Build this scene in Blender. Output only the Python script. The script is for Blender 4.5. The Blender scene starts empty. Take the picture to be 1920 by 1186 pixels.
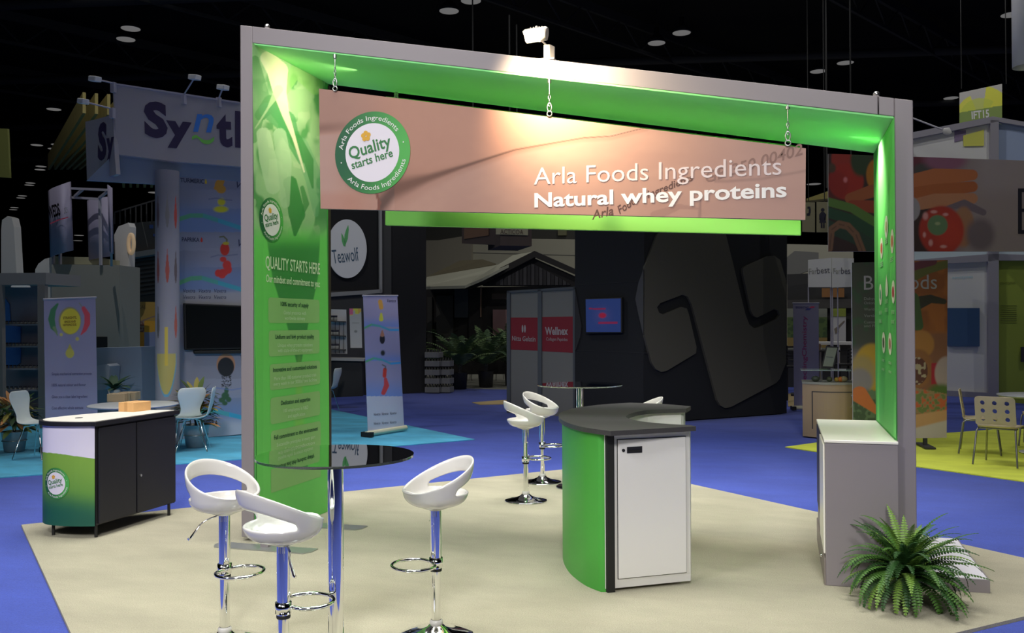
import bpy, bmesh, math, random
import numpy as np
from mathutils import Vector, Matrix
random.seed(7); np.random.seed(7)
S = bpy.context.scene
COL = S.collection
PI = math.pi

# ------------------------------------------------------------------ camera
FPX = 1700.0; EYE = 1.68
yaw = math.atan(505/FPX); pit = math.atan(15.6/FPX); rol = math.radians(.3)
FW = Vector((-math.sin(yaw)*math.cos(pit), math.cos(yaw)*math.cos(pit), math.sin(pit)))
R0 = Vector((math.cos(yaw), math.sin(yaw), 0)); U0 = R0.cross(FW)
RT = R0*math.cos(rol)-U0*math.sin(rol); UP = U0*math.cos(rol)+R0*math.sin(rol)
CAM = Vector((0, 0, EYE))
cd = bpy.data.cameras.new('camera'); cam = bpy.data.objects.new('camera', cd); COL.objects.link(cam)
cd.sensor_width = 36; cd.sensor_fit = 'HORIZONTAL'; cd.lens = FPX/1920*36; cd.clip_end = 300
cam.matrix_world = Matrix(((RT.x, UP.x, -FW.x, CAM.x), (RT.y, UP.y, -FW.y, CAM.y), (RT.z, UP.z, -FW.z, CAM.z), (0, 0, 0, 1)))
S.camera = cam

# ------------------------------------------------------------------ light
S.view_settings.view_transform = 'Standard'; S.view_settings.look = 'None'
S.view_settings.exposure = 0; S.view_settings.gamma = 1; S.view_settings.use_curve_mapping = False
w = bpy.data.worlds.new('hall_dark'); S.world = w; w.use_nodes = True
w.node_tree.nodes['Background'].inputs[0].default_value = (.5, .52, .6, 1)
w.node_tree.nodes['Background'].inputs[1].default_value = .004

def lamp(kind, loc, tgt, power, col=(1, 1, 1), size=1, **k):
    l = bpy.data.lights.new(kind.lower()+'_lamp', kind); l.energy = power; l.color = col
    if kind == 'AREA':
        l.shape = 'RECTANGLE'; l.size = size; l.size_y = k.pop('sy', size)
    else: l.shadow_soft_size = size
    for a, b in k.items(): setattr(l, a, b)
    o = bpy.data.objects.new(l.name, l); COL.objects.link(o); o.location = loc
    d = Vector(tgt)-Vector(loc); o.rotation_euler = d.to_track_quat('-Z', 'Y').to_euler()
    return o
# soft area light added over the booth to make its bright pool
lamp('AREA', (-2.3, 7.4, 10.8), (-2.3, 7.4, 0), 400, (1, .98, .93), 7, sy=7, spread=math.radians(66))
# fill spots added behind the viewer, cones narrowed to miss the background
lamp('SPOT', (1.5, -5.5, 9.0), (-1.9, 5.2, 1.2), 3500, (1, .98, .97), 1.0, spot_size=math.radians(41), spot_blend=.35)
lamp('SPOT', (-7.0, -4.0, 9.0), (-3.6, 5.6, 1.0), 2200, (.98, .97, 1), 1.0, spot_size=math.radians(38), spot_blend=.35)
# wide area lights added as weak fill for the rest of the hall
lamp('AREA', (-3, 15, 11.3), (-3, 15, 0), 110, (1, .98, .95), 34, sy=16)
lamp('AREA', (-2, -6, 11.0), (-2, 14, 1), 260, (1, .98, .96), 24, sy=8)
for hx, hy, hp in ((-14, 21, 220), (-5, 24, 260), (4, 22, 260), (-15, 31, 400), (-5, 32, 450), (5, 32, 400), (12, 24, 300), (6.5, 15.5, 260), (-10.5, 11, 650), (-2.0, 16, 400)):  # unseen spots added to brighten far booths and outlying carpets
    lamp('SPOT', (hx, hy, 11.2), (hx, hy+2, 0), hp, (1, .98, .95), 0, spot_size=math.radians(150), spot_blend=.5)
# clip-on booth lamp above the hanging banner, and two inside the frame
lamp('SPOT', (-1.66, 5.74, 3.56), (-1.46, 6.25, 3.34), 190, (1, .80, .50), .04, spot_size=math.radians(120), spot_blend=1)
lamp('SPOT', (-3.30, 6.70, 3.74), (-3.97, 6.75, 3.45), 50, (1, .88, .62), .04, spot_size=math.radians(110), spot_blend=1)
lamp('SPOT', (.44, 6.95, 3.0), (.70, 6.95, 2.72), 60, (1, .97, .85), .04, spot_size=math.radians(100), spot_blend=1)

# ------------------------------------------------------------------ helpers
def ray(px, py): return FW+RT*((px-960)/FPX)-UP*((py-593)/FPX)
def G(px, py, z=0.0):
    d = ray(px, py); return CAM+d*((z-EYE)/d.z)
def AT(px, py, Y):
    d = ray(px, py); return CAM+d*(Y/d.y)
def lin(c):
    return tuple((x/12.92 if x <= .04045 else ((x+.055)/1.055)**2.4) for x in [v/255 for v in c])
BGE = .088
def bgc(*c):          # real colour of a thing seen in the dim part of the hall
    return tuple(min(.85, x/BGE) for x in lin(c))
MATS = {}
def mat(name, col=(.5, .5, .5), rough=.5, metal=0, emit=None, noise=0, nscale=30, bump=0, trans=0, ior=1.45, coat=0):
    if name in MATS: return MATS[name]
    m = bpy.data.materials.new(name); m.use_nodes = True; nt = m.node_tree; b = nt.nodes['Principled BSDF']
    b.inputs['Base Color'].default_value = (*col, 1); b.inputs['Roughness'].default_value = rough
    b.inputs['Metallic'].default_value = metal; b.inputs['IOR'].default_value = ior
    b.inputs['Transmission Weight'].default_value = trans; b.inputs['Coat Weight'].default_value = coat
    if emit: b.inputs['Emission Color'].default_value = (*emit[:3], 1); b.inputs['Emission Strength'].default_value = emit[3]
    if noise or bump:
        tc = nt.nodes.new('ShaderNodeTexCoord'); n = nt.nodes.new('ShaderNodeTexNoise')
        n.inputs['Scale'].default_value = nscale; n.inputs['Detail'].default_value = 5
        nt.links.new(tc.outputs['Object'], n.inputs['Vector'])
        if noise:
            mx = nt.nodes.new('ShaderNodeMix'); mx.data_type = 'RGBA'
            mx.inputs[6].default_value = (*[c*(1-noise) for c in col], 1); mx.inputs[7].default_value = (*[min(1, c*(1+noise)) for c in col], 1)
            nt.links.new(n.outputs['Fac'], mx.inputs[0]); nt.links.new(mx.outputs[2], b.inputs['Base Color'])
        if bump:
            bp = nt.nodes.new('ShaderNodeBump'); bp.inputs['Strength'].default_value = bump; bp.inputs['Distance'].default_value = .01
            nt.links.new(n.outputs['Fac'], bp.inputs['Height']); nt.links.new(bp.outputs[0], b.inputs['Normal'])
    MATS[name] = m; return m
def carpet(name, col, blotch=.12):
    m = bpy.data.materials.new(name); m.use_nodes = True; nt = m.node_tree; b = nt.nodes['Principled BSDF']
    tc = nt.nodes.new('ShaderNodeTexCoord'); b.inputs['Roughness'].default_value = .95
    b.inputs['Sheen Weight'].default_value = .1
    a = nt.nodes.new('ShaderNodeTexNoise'); a.inputs['Scale'].default_value = 1.1; a.inputs['Detail'].default_value = 6; a.inputs['Roughness'].default_value = .62
    f = nt.nodes.new('ShaderNodeTexNoise'); f.inputs['Scale'].default_value = 130; f.inputs['Detail'].default_value = 3
    mp = nt.nodes.new('ShaderNodeMapping'); mp.inputs['Scale'].default_value = (1, 2.4, 1); mp.inputs['Rotation'].default_value = (0, 0, .9)
    nt.links.new(tc.outputs['Object'], mp.inputs[0]); nt.links.new(mp.outputs[0], a.inputs['Vector']); nt.links.new(tc.outputs['Object'], f.inputs['Vector'])
    rp = nt.nodes.new('ShaderNodeValToRGB'); rp.color_ramp.elements[0].position = .3; rp.color_ramp.elements[1].position = .7
    rp.color_ramp.elements[0].color = (*[c*(1-blotch) for c in col], 1); rp.color_ramp.elements[1].color = (*[min(1, c*(1+blotch)) for c in col], 1)
    nt.links.new(a.outputs['Fac'], rp.inputs[0])
    mx = nt.nodes.new('ShaderNodeMix'); mx.data_type = 'RGBA'; mx.blend_type = 'MULTIPLY'; mx.inputs[0].default_value = 1
    r2 = nt.nodes.new('ShaderNodeValToRGB'); r2.color_ramp.elements[0].position = .3; r2.color_ramp.elements[0].color = (.82, .82, .82, 1); r2.color_ramp.elements[1].position = .65; r2.color_ramp.elements[1].color = (1.08, 1.08, 1.08, 1)
    nt.links.new(f.outputs['Fac'], r2.inputs[0]); nt.links.new(rp.outputs[0], mx.inputs[6]); nt.links.new(r2.outputs[0], mx.inputs[7])
    nt.links.new(mx.outputs[2], b.inputs['Base Color'])
    bp = nt.nodes.new('ShaderNodeBump'); bp.inputs['Strength'].default_value = .5; bp.inputs['Distance'].default_value = .01
    nt.links.new(f.outputs['Fac'], bp.inputs['Height']); nt.links.new(bp.outputs[0], b.inputs['Normal'])
    return m
def printmat(name='print', rough=.55, emit=0):
    if name in MATS: return MATS[name]
    m = bpy.data.materials.new(name); m.use_nodes = True; nt = m.node_tree; b = nt.nodes['Principled BSDF']
    at = nt.nodes.new('ShaderNodeVertexColor'); at.layer_name = 'Col'
    nt.links.new(at.outputs[0], b.inputs['Base Color']); b.inputs['Roughness'].default_value = rough
    if emit: nt.links.new(at.outputs[0], b.inputs['Emission Color']); b.inputs['Emission Strength'].default_value = emit
    MATS[name] = m; return m
PRINT = printmat()

def setp(o, label=None, cat=None, group=None, kind=None):
    if label: o['label'] = label
    if cat: o['category'] = cat
    if group: o['group'] = group
    if kind: o['kind'] = kind
    return o
def thing(name, label, cat, loc=(0, 0, 0), rz=0, group=None):
    o = bpy.data.objects.new(name, None); COL.objects.link(o); o.empty_display_size = .1
    o.location = loc; o.rotation_euler = (0, 0, rz)
    o.matrix_basis = Matrix.Translation(Vector(loc)) @ Matrix.Rotation(rz, 4, 'Z')
    return setp(o, label, cat, group)
def wm(o):
    m = o.matrix_basis.copy()
    while o.parent: o = o.parent; m = o.matrix_basis @ m
    return m

class MB:
    def __init__(s): s.v = []; s.f = []; s.sm = []
    def add(s, vs, fs, smooth=False):
        n = len(s.v); s.v += [tuple(v) for v in vs]; s.f += [tuple(i+n for i in f) for f in fs]; s.sm += [smooth]*len(fs); return s
    def box(s, a, b, M=None):
        x0, y0, z0 = a; x1, y1, z1 = b
        vs = [Vector(p) for p in ((x0, y0, z0), (x1, y0, z0), (x1, y1, z0), (x0, y1, z0), (x0, y0, z1), (x1, y0, z1), (x1, y1, z1), (x0, y1, z1))]
        if M: vs = [M @ v for v in vs]
        return s.add(vs, [(0, 3, 2, 1), (4, 5, 6, 7), (0, 1, 5, 4), (1, 2, 6, 5), (2, 3, 7, 6), (3, 0, 4, 7)])
    def bar(s, p, q, w, h=None):     # rectangular bar between two points
        p = Vector(p); q = Vector(q); h = h or w; d = q-p; L = d.length
        M = Matrix.Translation(p) @ d.to_track_quat('Z', 'Y').to_matrix().to_4x4()
        return s.box((-w/2, -h/2, 0), (w/2, h/2, L), M)
    def tube(s, pts, r, n=10, closed=False):
        pts = [Vector(p) for p in pts]; m = len(pts); rs = r if isinstance(r, (list, tuple)) else [r]*m
        vs = []; up = None
        for i, p in enumerate(pts):
            d = (pts[(i+1) % m]-pts[i-1]) if closed else (pts[min(i+1, m-1)]-pts[max(i-1, 0)])
            d.normalize()
            if up is None: up = Vector((0, 0, 1)) if abs(d.z) < .9 else Vector((1, 0, 0))
            a = d.cross(up)
            if a.length < 1e-4: a = d.cross(Vector((0, 1, 0)))
            a.normalize(); b = a.cross(d); up = b
            for k in range(n):
                t = 2*PI*k/n; vs.append(p+(a*math.cos(t)+b*math.sin(t))*rs[i])
        fs = []
        for i in range(m if closed else m-1):
            j = (i+1) % m
            for k in range(n): fs.append((i*n+k, i*n+(k+1) % n, j*n+(k+1) % n, j*n+k))
        s.add(vs, fs, True)
        if not closed: s.add([vs[k] for k in range(n)], [tuple(range(n))]); s.add([vs[(m-1)*n+k] for k in range(n)], [tuple(reversed(range(n)))])
        return s
    def cyl(s, p, q, r, n=20): return s.tube([p, q], r, n)
    def lathe(s, prof, c=(0, 0, 0), n=32, sx=1, sy=1):
        c = Vector(c); vs = []
        for r, z in prof:
            for k in range(n):
                t = 2*PI*k/n; vs.append((c.x+sx*r*math.cos(t), c.y+sy*r*math.sin(t), c.z+z))
        fs = [(i*n+k, i*n+(k+1) % n, (i+1)*n+(k+1) % n, (i+1)*n+k) for i in range(len(prof)-1) for k in range(n)]
        return s.add(vs, fs, True)
    def prism(s, poly, z0, z1, smooth=False):       # poly in xy, extruded in z
        n = len(poly); vs = [(x, y, z0) for x, y in poly]+[(x, y, z1) for x, y in poly]
        s.add(vs, [tuple(reversed(range(n))), tuple(range(n, 2*n))]); 
        return s.add(vs, [(i, (i+1) % n, n+(i+1) % n, n+i) for i in range(n)], smooth)
    def slab(s, poly, y0, y1):                      # poly in xz, extruded in y
        n = len(poly); vs = [(x, y0, z) for x, z in poly]+[(x, y1, z) for x, z in poly]
        return s.add(vs, [tuple(range(n)), tuple(reversed(range(n, 2*n)))]+[(i, n+i, n+(i+1) % n, (i+1) % n) for i in range(n)])
    def ball(s, c, r, n=12, sz=1):
        return s.lathe([(max(1e-4, r*math.sin(PI*i/n)), -r*sz*math.cos(PI*i/n)) for i in range(n+1)], c, n*2)
    def build(s, name, m, parent=None, world=False, **k):
        me = bpy.data.meshes.new(name); vs = s.v
        if world and parent is not None:
            I = wm(parent).inverted(); vs = [I @ Vector(v) for v in vs]
        me.from_pydata([tuple(v) for v in vs], [], s.f); me.polygons.foreach_set('use_smooth', s.sm)
        bm = bmesh.new(); bm.from_mesh(me); bmesh.ops.recalc_face_normals(bm, faces=bm.faces); bm.to_mesh(me); bm.free()
        if m: me.materials.append(m)
        me.update()
        o = bpy.data.objects.new(name, me); COL.objects.link(o)
        if parent is not None: o.parent = parent
        return setp(o, **k)
def bev(o, wd=.004, seg=2):
    b = o.modifiers.new('bevel', 'BEVEL'); b.width = wd; b.segments = seg; b.limit_method = 'ANGLE'; return o
def copy_tree(o, parent=None):
    c = o.copy(); COL.objects.link(c); c.parent = parent
    for ch in list(o.children): copy_tree(ch, c)
    return c
def kids(root):
    return [root]+[k for c in root.children for k in kids(c)]

# plane tools: a thing whose local x runs along a vertical face, z up, -y towards the viewer
def LP(t, px, py, yo=0.0):
    M = wm(t); I = M.inverted(); o = I @ CAM; d = I.to_3x3() @ ray(px, py)
    k = (yo-o.y)/d.y; p = o+d*k; return (p.x, p.z)
def poly(t, name, pts, m, y=0.0, th=.04, parent=None, yref=None, **k):
    ps = [LP(t, a, b, y if yref is None else yref) for a, b in pts]
    return MB().slab(ps, y, y+th).build(name, m, parent or t, **k)
def rectpx(t, name, x0, y0, x1, y1, m, y=0.0, th=.04, parent=None, **k):
    return poly(t, name, [(x0, y0), (x1, y0), (x1, y1), (x0, y1)], m, y, th, parent, **k)
TM = {}
def tmesh(s, bold=0, shear=0):
    key = (s, bold, shear)
    if key not in TM:
        c = bpy.data.curves.new('t', 'FONT'); c.body = s; c.offset = bold; c.shear = shear; c.resolution_u = 3
        o = bpy.data.objects.new('t', c); COL.objects.link(o)
        dg = bpy.context.evaluated_depsgraph_get(); me = o.evaluated_get(dg).to_mesh()
        v = np.array([tuple(p.co) for p in me.vertices])[:, :2]; f = [tuple(p.vertices) for p in me.polygons]
        o.to_mesh_clear(); bpy.data.objects.remove(o); bpy.data.curves.remove(c)
        v[:, 0] -= v[:, 0].min(); wd = v[:, 0].max(); v[:, 1] /= .70
        TM[key] = (v, f, wd)
    return TM[key]
def tobj(vs, fs, m, parent, name='lettering'):
    me = bpy.data.meshes.new(name); me.from_pydata(vs, [], fs); me.materials.append(m)
    o = bpy.data.objects.new(name, me); COL.objects.link(o); o.parent = parent; return o
def T(t, s, a, b, cap, m, y=-.004, bold=0, shear=0, parent=None, name='lettering', px=True, vert=False):
    """text on the face of t: baseline from pixel a to pixel b, capitals cap pixels high"""
    v, f, wd = tmesh(s, bold, shear)
    if px:
        A = LP(t, *a, y); B = LP(t, *b, y)
        if vert: C2 = LP(t, a[0]-cap, a[1], y); h = math.dist(A, C2)
        else: C2 = LP(t, a[0], a[1]-cap, y); h = C2[1]-A[1]
    else: A, B, h = a, b, cap
    dx, dz = B[0]-A[0], B[1]-A[1]; L = math.hypot(dx, dz); ux, uz = dx/L, dz/L
    vs = [(A[0]+ux*p[0]/wd*L-uz*p[1]*h, y, A[1]+uz*p[0]/wd*L+ux*p[1]*h) for p in v]
    return tobj(vs, f, m, parent or t, name)
def paint(name, parent, P, nx, nz, fn, m=None, **k):
    """a printed graphic: grid of the surface P(u,v) whose print colours come from fn(u,v) (sRGB 0-255 or linear)"""
    u, v = np.meshgrid(np.linspace(0, 1, nx+1), np.linspace(0, 1, nz+1)); u = u.ravel(); v = v.ravel()
    vs = P(u, v)
    i = np.arange(nx*nz); r = i//nx; c = i % nx; a = r*(nx+1)+c
    fs = np.stack([a, a+1, a+nx+2, a+nx+1], 1)
    me = bpy.data.meshes.new(name); me.from_pydata(vs.tolist(), [], fs.tolist())
    col = fn(u, v); col = np.clip(col, 0, 1)
    at = me.color_attributes.new('Col', 'FLOAT_COLOR', 'POINT')
    at.data.foreach_set('color', np.concatenate([col, np.ones((len(col), 1))], 1).ravel().astype(np.float32))
    me.materials.append(m or PRINT); o = bpy.data.objects.new(name, me); COL.objects.link(o)
    if parent is not None: o.parent = parent
    return setp(o, **k)
def bil(q, u, v):    # q: TL,TR,BR,BL ; u right, v up
    q = np.array(q, float); u = u[:, None]; v = v[:, None]
    return q[3]*(1-u)*(1-v)+q[2]*u*(1-v)+q[0]*(1-u)*v+q[1]*u*v
def paintpx(t, name, quad, nx, nz, fn, y=-.002, m=None, parent=None, **k):
    """printed panel on the face of t between four corners; fn gets picture coordinates of the print"""
    loc = [LP(t, a, b, y) for a, b in quad]
    def P(u, v):
        p = bil(loc, u, v); return np.stack([p[:, 0], np.full(len(u), y), p[:, 1]], 1)
    def F(u, v):
        p = bil(quad, u, v); return fn(p[:, 0], p[:, 1])
    return paint(name, parent or t, P, nx, nz, F, m, **k)
def L3(c): return np.array(lin(c))
def B3(c): return np.array(bgc(*c))
def sst(a, b, x): t = np.clip((x-a)/(b-a), 0, 1); return t*t*(3-2*t)
def vnoise(x, y, sc, seed=0):
    r = np.random.RandomState(seed).rand(64, 64); X = x/sc; Y = y/sc; xi = np.floor(X).astype(int); yi = np.floor(Y).astype(int); fx = X-xi; fy = Y-yi
    fx = fx*fx*(3-2*fx); fy = fy*fy*(3-2*fy); g = lambda a, b: r[a % 64, b % 64]
    return g(xi, yi)*(1-fx)*(1-fy)+g(xi+1, yi)*fx*(1-fy)+g(xi, yi+1)*(1-fx)*fy+g(xi+1, yi+1)*fx*fy
class Pic:
    def __init__(s, x, y, c): s.x = x; s.y = y; s.c = np.tile(np.array(c, float), (len(x), 1))
    def mix(s, m, c): m = np.clip(m, 0, 1)[:, None]; s.c = s.c*(1-m)+np.array(c)*m; return s
    def ell(s, cx, cy, rx, ry, c, soft=.06, rot=0, a=1):
        dx = s.x-cx; dy = s.y-cy; co, si = math.cos(rot), math.sin(rot)
        d = np.hypot((dx*co+dy*si)/rx, (-dx*si+dy*co)/ry); return s.mix(a*(1-sst(1-soft, 1+soft, d)), c)
    def rect(s, x0, y0, x1, y1, c, a=1): return s.mix(a*((s.x >= x0)&(s.x <= x1)&(s.y >= y0)&(s.y <= y1)), c)
    def curve(s, pts, wd, c, soft=.6, a=1):
        xs = [p[0] for p in pts]; ys = [p[1] for p in pts]; yy = np.interp(s.x, xs, ys)
        ww = np.interp(s.x, xs, wd) if isinstance(wd, (list, tuple)) else wd
        ok = (s.x >= xs[0])&(s.x <= xs[-1]); return s.mix(a*ok*(1-sst(ww*(1-soft*.5), ww*(1+soft*.5), np.abs(s.y-yy))), c)
    def stroke(s, pts, wd, c, a=1):
        d = np.full(len(s.x), 1e9); W = np.zeros(len(s.x))
        for i in range(len(pts)-1):
            ax, ay = pts[i]; bx, by = pts[i+1]; vx, vy = bx-ax, by-ay; t = np.clip(((s.x-ax)*vx+(s.y-ay)*vy)/(vx*vx+vy*vy+1e-9), 0, 1)
            dd = np.hypot(s.x-ax-t*vx, s.y-ay-t*vy); w_ = (wd[i]*(1-t)+wd[i+1]*t) if isinstance(wd, (list, tuple)) else wd
            r_ = dd-w_; m_ = r_ < d; d = np.where(m_, r_, d)
        return s.mix(1-sst(-.7, .7, d), c) if a == 1 else s.mix(a*(1-sst(-.7, .7, d)), c)

# shared materials
grey = mat('grey_laminate', lin((142, 135, 137)), .42, noise=.03, nscale=200)
green = mat('green_fabric', lin((74, 160, 74)), .75, noise=.05, nscale=3)
white = mat('white_laminate', lin((244, 240, 228)), .3)
black = mat('black_laminate', lin((34, 33, 38)), .45)
chrome = mat('chrome', (.88, .88, .88), .06, 1)
steel = mat('brushed_steel', (.5, .5, .5), .3, 1)
plastic = mat('glossy_white_plastic', lin((216, 213, 208)), .16, coat=.3)
rubber = mat('black_rubber', (.015, .015, .015), .6)
ltext = mat('white_ink', lin((238, 236, 232)), .6)
dgreen = mat('dark_green_ink', lin((30, 95, 60)), .6)
mgreen = mat('leaf_green_ink', lin((75, 165, 75)), .6)
palegreen = mat('pale_green_ink', lin((168, 205, 148)), .6)
cream = mat('cream_ink', lin((232, 228, 205)), .6)

# ------------------------------------------------------------------ setting: floor, ceiling, far walls
MB().box((-95, -14, -.12), (60, 130, -.02)).build('floor', carpet('blue_carpet', lin((56, 76, 168)), .13), kind='structure')  # blotch noise puts the floor's uneven lighting into the blue
def floorpoly(name, pts, m, top, label=None, cat=None, kind=None):
    o = MB().prism([(p[0], p[1]) for p in pts], -.02, top).build(name, m); return setp(o, label, cat, kind=kind)
def isect(p, q, r, s):
    d = (p[0]-q[0])*(r[1]-s[1])-(p[1]-q[1])*(r[0]-s[0]); a = p[0]*q[1]-p[1]*q[0]; b = r[0]*s[1]-r[1]*s[0]
    return ((a*(r[0]-s[0])-(p[0]-q[0])*b)/d, (a*(r[1]-s[1])-(p[1]-q[1])*b)/d)
g = lambda x, y: (G(x, y).x, G(x, y).y)
bl, bm_, br_, br2 = g(40, 983), g(1000, 885), g(1297, 907), g(1920, 1045)
apex = isect(bl, bm_, br_, br2)
lo1, lo2 = g(133, 1186), g(1920, 1155); lo3 = g(1790, 1186)
ext = lambda p, q, k: (p[0]+(q[0]-p[0])*k, p[1]+(q[1]-p[1])*k)
floorpoly('booth_carpet', [bl, ext(bl, lo1, 1.9), ext(lo2, lo3, 5.5), isect(lo2, lo3, br_, br2), apex], carpet('beige_carpet', lin((170, 165, 142)), .13), 0.0,
          'pale beige carpet square that the green booth stands on', 'carpet')
tq = [g(890, 822), g(620, 766)]
t1 = g(0, 893); floorpoly('turquoise_carpet', [g(890, 822), tq[1], (-16, 22.5), (-19, 14), (-13, 3.2), t1, g(462, 858)], carpet('turquoise_carpet', lin((78, 180, 220)), .24), -.008,
          'turquoise carpet of the spice booth at the left', 'carpet')
floorpoly('lime_carpet', [g(1472, 836), g(1717, 872), g(1920, 900), (4.2, 9.0), (9, 14.5), (5.2, 17.6), g(1530, 828)], carpet('lime_carpet', lin((222, 234, 76)), .14), -.008,
          'lime green carpet under the chairs at the right', 'carpet')
floorpoly('pale_floor_strip', [(-11.5, 23.4), (-5.2, 22.6), (9, 33), (9, 45), (-25, 45)], mat('pale_concrete', lin((150, 150, 138)), .7, noise=.05), -.012, kind='structure')
floorpoly('tan_carpet', [g(885, 753), g(952, 748), g(952, 756), g(900, 757)], carpet('tan_carpet', lin((190, 165, 110)), .1), -.008, 'small tan carpet patch before the grey panels', 'carpet')
floorpoly('tan_carpet', [g(1478, 760), g(1506, 764), (3.4, 22.5), (3.2, 26.5), g(1476, 737)], MATS.get('x') or carpet('tan_carpet2', lin((170, 150, 105)), .1), -.008, 'tan carpet below the black café chairs', 'carpet')
for n, (a, b) in {'wall_back': ((-95, 130), (60, 130.3)), 'wall_left': ((-95.2, -14), (-95, 130)), 'wall_right': ((60, -14), (60.2, 130)), 'wall_front': ((-95, -14.2), (60, -14))}.items():
    MB().box((a[0], a[1], -.02), (b[0], b[1], 12.6)).build(n, mat('hall_wall', (.012, .012, .013), .9), kind='structure')
ceil = MB().box((-95, -14, 12.6), (60, 130, 12.8)).build('ceiling', mat('black_ceiling', (.008, .008, .009), .95), kind='structure')
tr = mat('truss_paint', (.05, .05, .052), .7)
for k in range(9):      # roof girders and ducts, all running the same way
    m = MB(); x = -34+8*k; d = Vector((.55, 1, 0)).normalized()
    p = Vector((x-12, 0, 12.1)); q = p+d*62
    m.bar(p, q, .12, .3); m.bar(p+Vector((0, 0, -.9)), q+Vector((0, 0, -.9)), .1, .1)
    for j in range(31):
        m.bar(p+d*(2*j)+Vector((0, 0, -.9)), p+d*(2*j+1), .05); m.bar(p+d*(2*j+1), p+d*(2*j+2)+Vector((0, 0, -.9)), .05)
    m.build('trim_%d' % (k+1), tr, kind='structure')
for k in range(5):
    y = 14+8*k; MB().tube([(-50, y-6, 11.3), (40, y+12, 11.3)], .16, 8).build('trim_%d' % (k+10), tr, kind='structure')

# high-bay lamps
HB = [(245, 54), (236, 74), (842, 21), (883, 2), (1278, 62), (1231, 81), (1585, 118), (1534, 134), (1896, 28), (1783, 184), (101, 205), (79, 237), (69, 272), (52, 297),
      (107, 271), (101, 279), (77, 312), (75, 318), (57, 343), (55, 347), (42, 367), (39, 371), (27, 389), (25, 393), (291, 361), (148, 441), (146, 451), (1526, 345)]
lens = mat('lamp_lens', (.3, .3, .3), .5, emit=(1, .98, .96, .125)); hous = mat('lamp_housing', (.03, .03, .035), .6)
def highbay():
    t = thing('high_bay_lamp', 'x', 'lamp')
    MB().lathe([(.0001, .0), (.30, .0), (.30, .015), (.0001, .02)], n=24).build('lens', lens, t)
    MB().lathe([(.31, .0), (.34, .03), (.20, .22), (.09, .30), (.09, .52), (.0001, .54)], n=24).build('housing', hous, t)
    MB().cyl((0, 0, .5), (0, 0, 1.21), .015, 6).build('suspension_rod', hous, t); return t
hb0 = highbay()
hbl = {0: 'round high-bay lamp, upper one of the pair top left of the grey frame', 1: 'round high-bay lamp, lower one of the pair top left of the grey frame', 2: 'high-bay lamp left of the cut-off one at the top edge',
       3: 'high-bay lamp cut off by the picture top', 4: 'upper lamp of the pair right of the clip-on spotlight', 5: 'lower lamp of the pair right of the clip-on spotlight', 6: 'upper lamp of the pair above the right end of the frame',
       7: 'lower lamp of the pair above the right end of the frame', 8: 'high-bay lamp beside the hanging white cylinder', 9: 'high-bay lamp left of the hanging yellow and green banner',
       10: 'highest of the four single lamps far left', 11: 'second highest of the four single lamps far left', 12: 'third highest of the four single lamps far left', 13: 'lowest of the four single lamps far left',
       24: 'far lamp seen between sign and round spice column', 25: 'upper lamp of the pair below the twin white banners', 26: 'lower lamp of the pair below the twin white banners', 27: 'small far lamp right of the hanging photo banner'}
for i, (x, y) in enumerate(HB):
    o = hb0 if i == 0 else copy_tree(hb0); p = G(x, y, 11.4); 
    sc_ = 1.5 if i > 23 else 1; p = G(x, y, 11.4 if sc_ == 1 else 10.74); o.matrix_basis = Matrix.Translation(p) @ Matrix.Scale(sc_, 4)
    if i in hbl: o['label'] = hbl[i]
    else: o['label'] = '%s small far lamp, counted from the top, in the receding double row far left' % ('first', 'second', 'third', 'fourth', 'fifth', 'sixth', 'seventh', 'eighth', 'ninth', 'tenth')[i-14]; o['group'] = 'receding double row of lamps'

# ------------------------------------------------------------------ the grey frame of the booth
FY, BY = 6.22, 7.46
fr = thing('portal_arch', 'tall grey slanted portal frame lined in green, spanning the booth', 'exhibition frame', (-4.07, FY, 0))
def F(*a): return a
XO, XI, RI, RO = 0.0, .11, 4.77, 4.88       # local x (frame origin at left foot)
zt = lambda x: 4.052-.1973*x; zi = lambda x: 3.90-.1944*(x-.11)
D = BY-FY
bev(MB().slab([(XO, .03), (XI, .03), (XI, zi(XI)), (XI, zt(XI)), (XO, zt(XO))], 0, D).build('left_post', grey, fr), .006)
bev(MB().slab([(RI, .0), (RO, .0), (RO, zt(RO)), (RI, zt(RI)), (RI, zi(RI))], 0, D).build('right_post', grey, fr), .006)
XS = LP(fr, 1646, 200)[0]
bev(MB().slab([(XI, zi(XI)), (XS, zi(XS)), (XS, zt(XS)), (XI, zt(XI))], 0, D).build('header_beam', grey, fr), .004)
bev(MB().slab([(XS+.006, zi(XS)), (RI, zi(RI)), (RI, zt(RI)), (XS+.006, zt(XS))], .002, D).build('header_end_piece', grey, fr), .004)
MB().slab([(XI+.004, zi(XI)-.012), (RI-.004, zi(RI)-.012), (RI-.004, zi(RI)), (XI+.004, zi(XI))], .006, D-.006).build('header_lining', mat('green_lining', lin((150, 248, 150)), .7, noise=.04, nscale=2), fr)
mk = MB()
for a in (.012, ): mk.box((XI+.002, a, .05), (XI+.012, D-a, zi(XI)-.02))
mk.build('side_panel', green, fr)
mk = MB().box((RI-.012, .006, .93), (RI, D-.006, zi(RI)-.02)).build('side_panel', green, fr)
for (px, py) in ((501, 49), (1643, 178)):
    x, z = LP(fr, px, py+4, .1); MB().ball((x, .1, zt(x)+.035), .022, 6).cyl((x, .1, zt(x)-.01), (x, .1, zt(x)+.03), .01, 8).build('eye_bolt', steel, fr)
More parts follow.
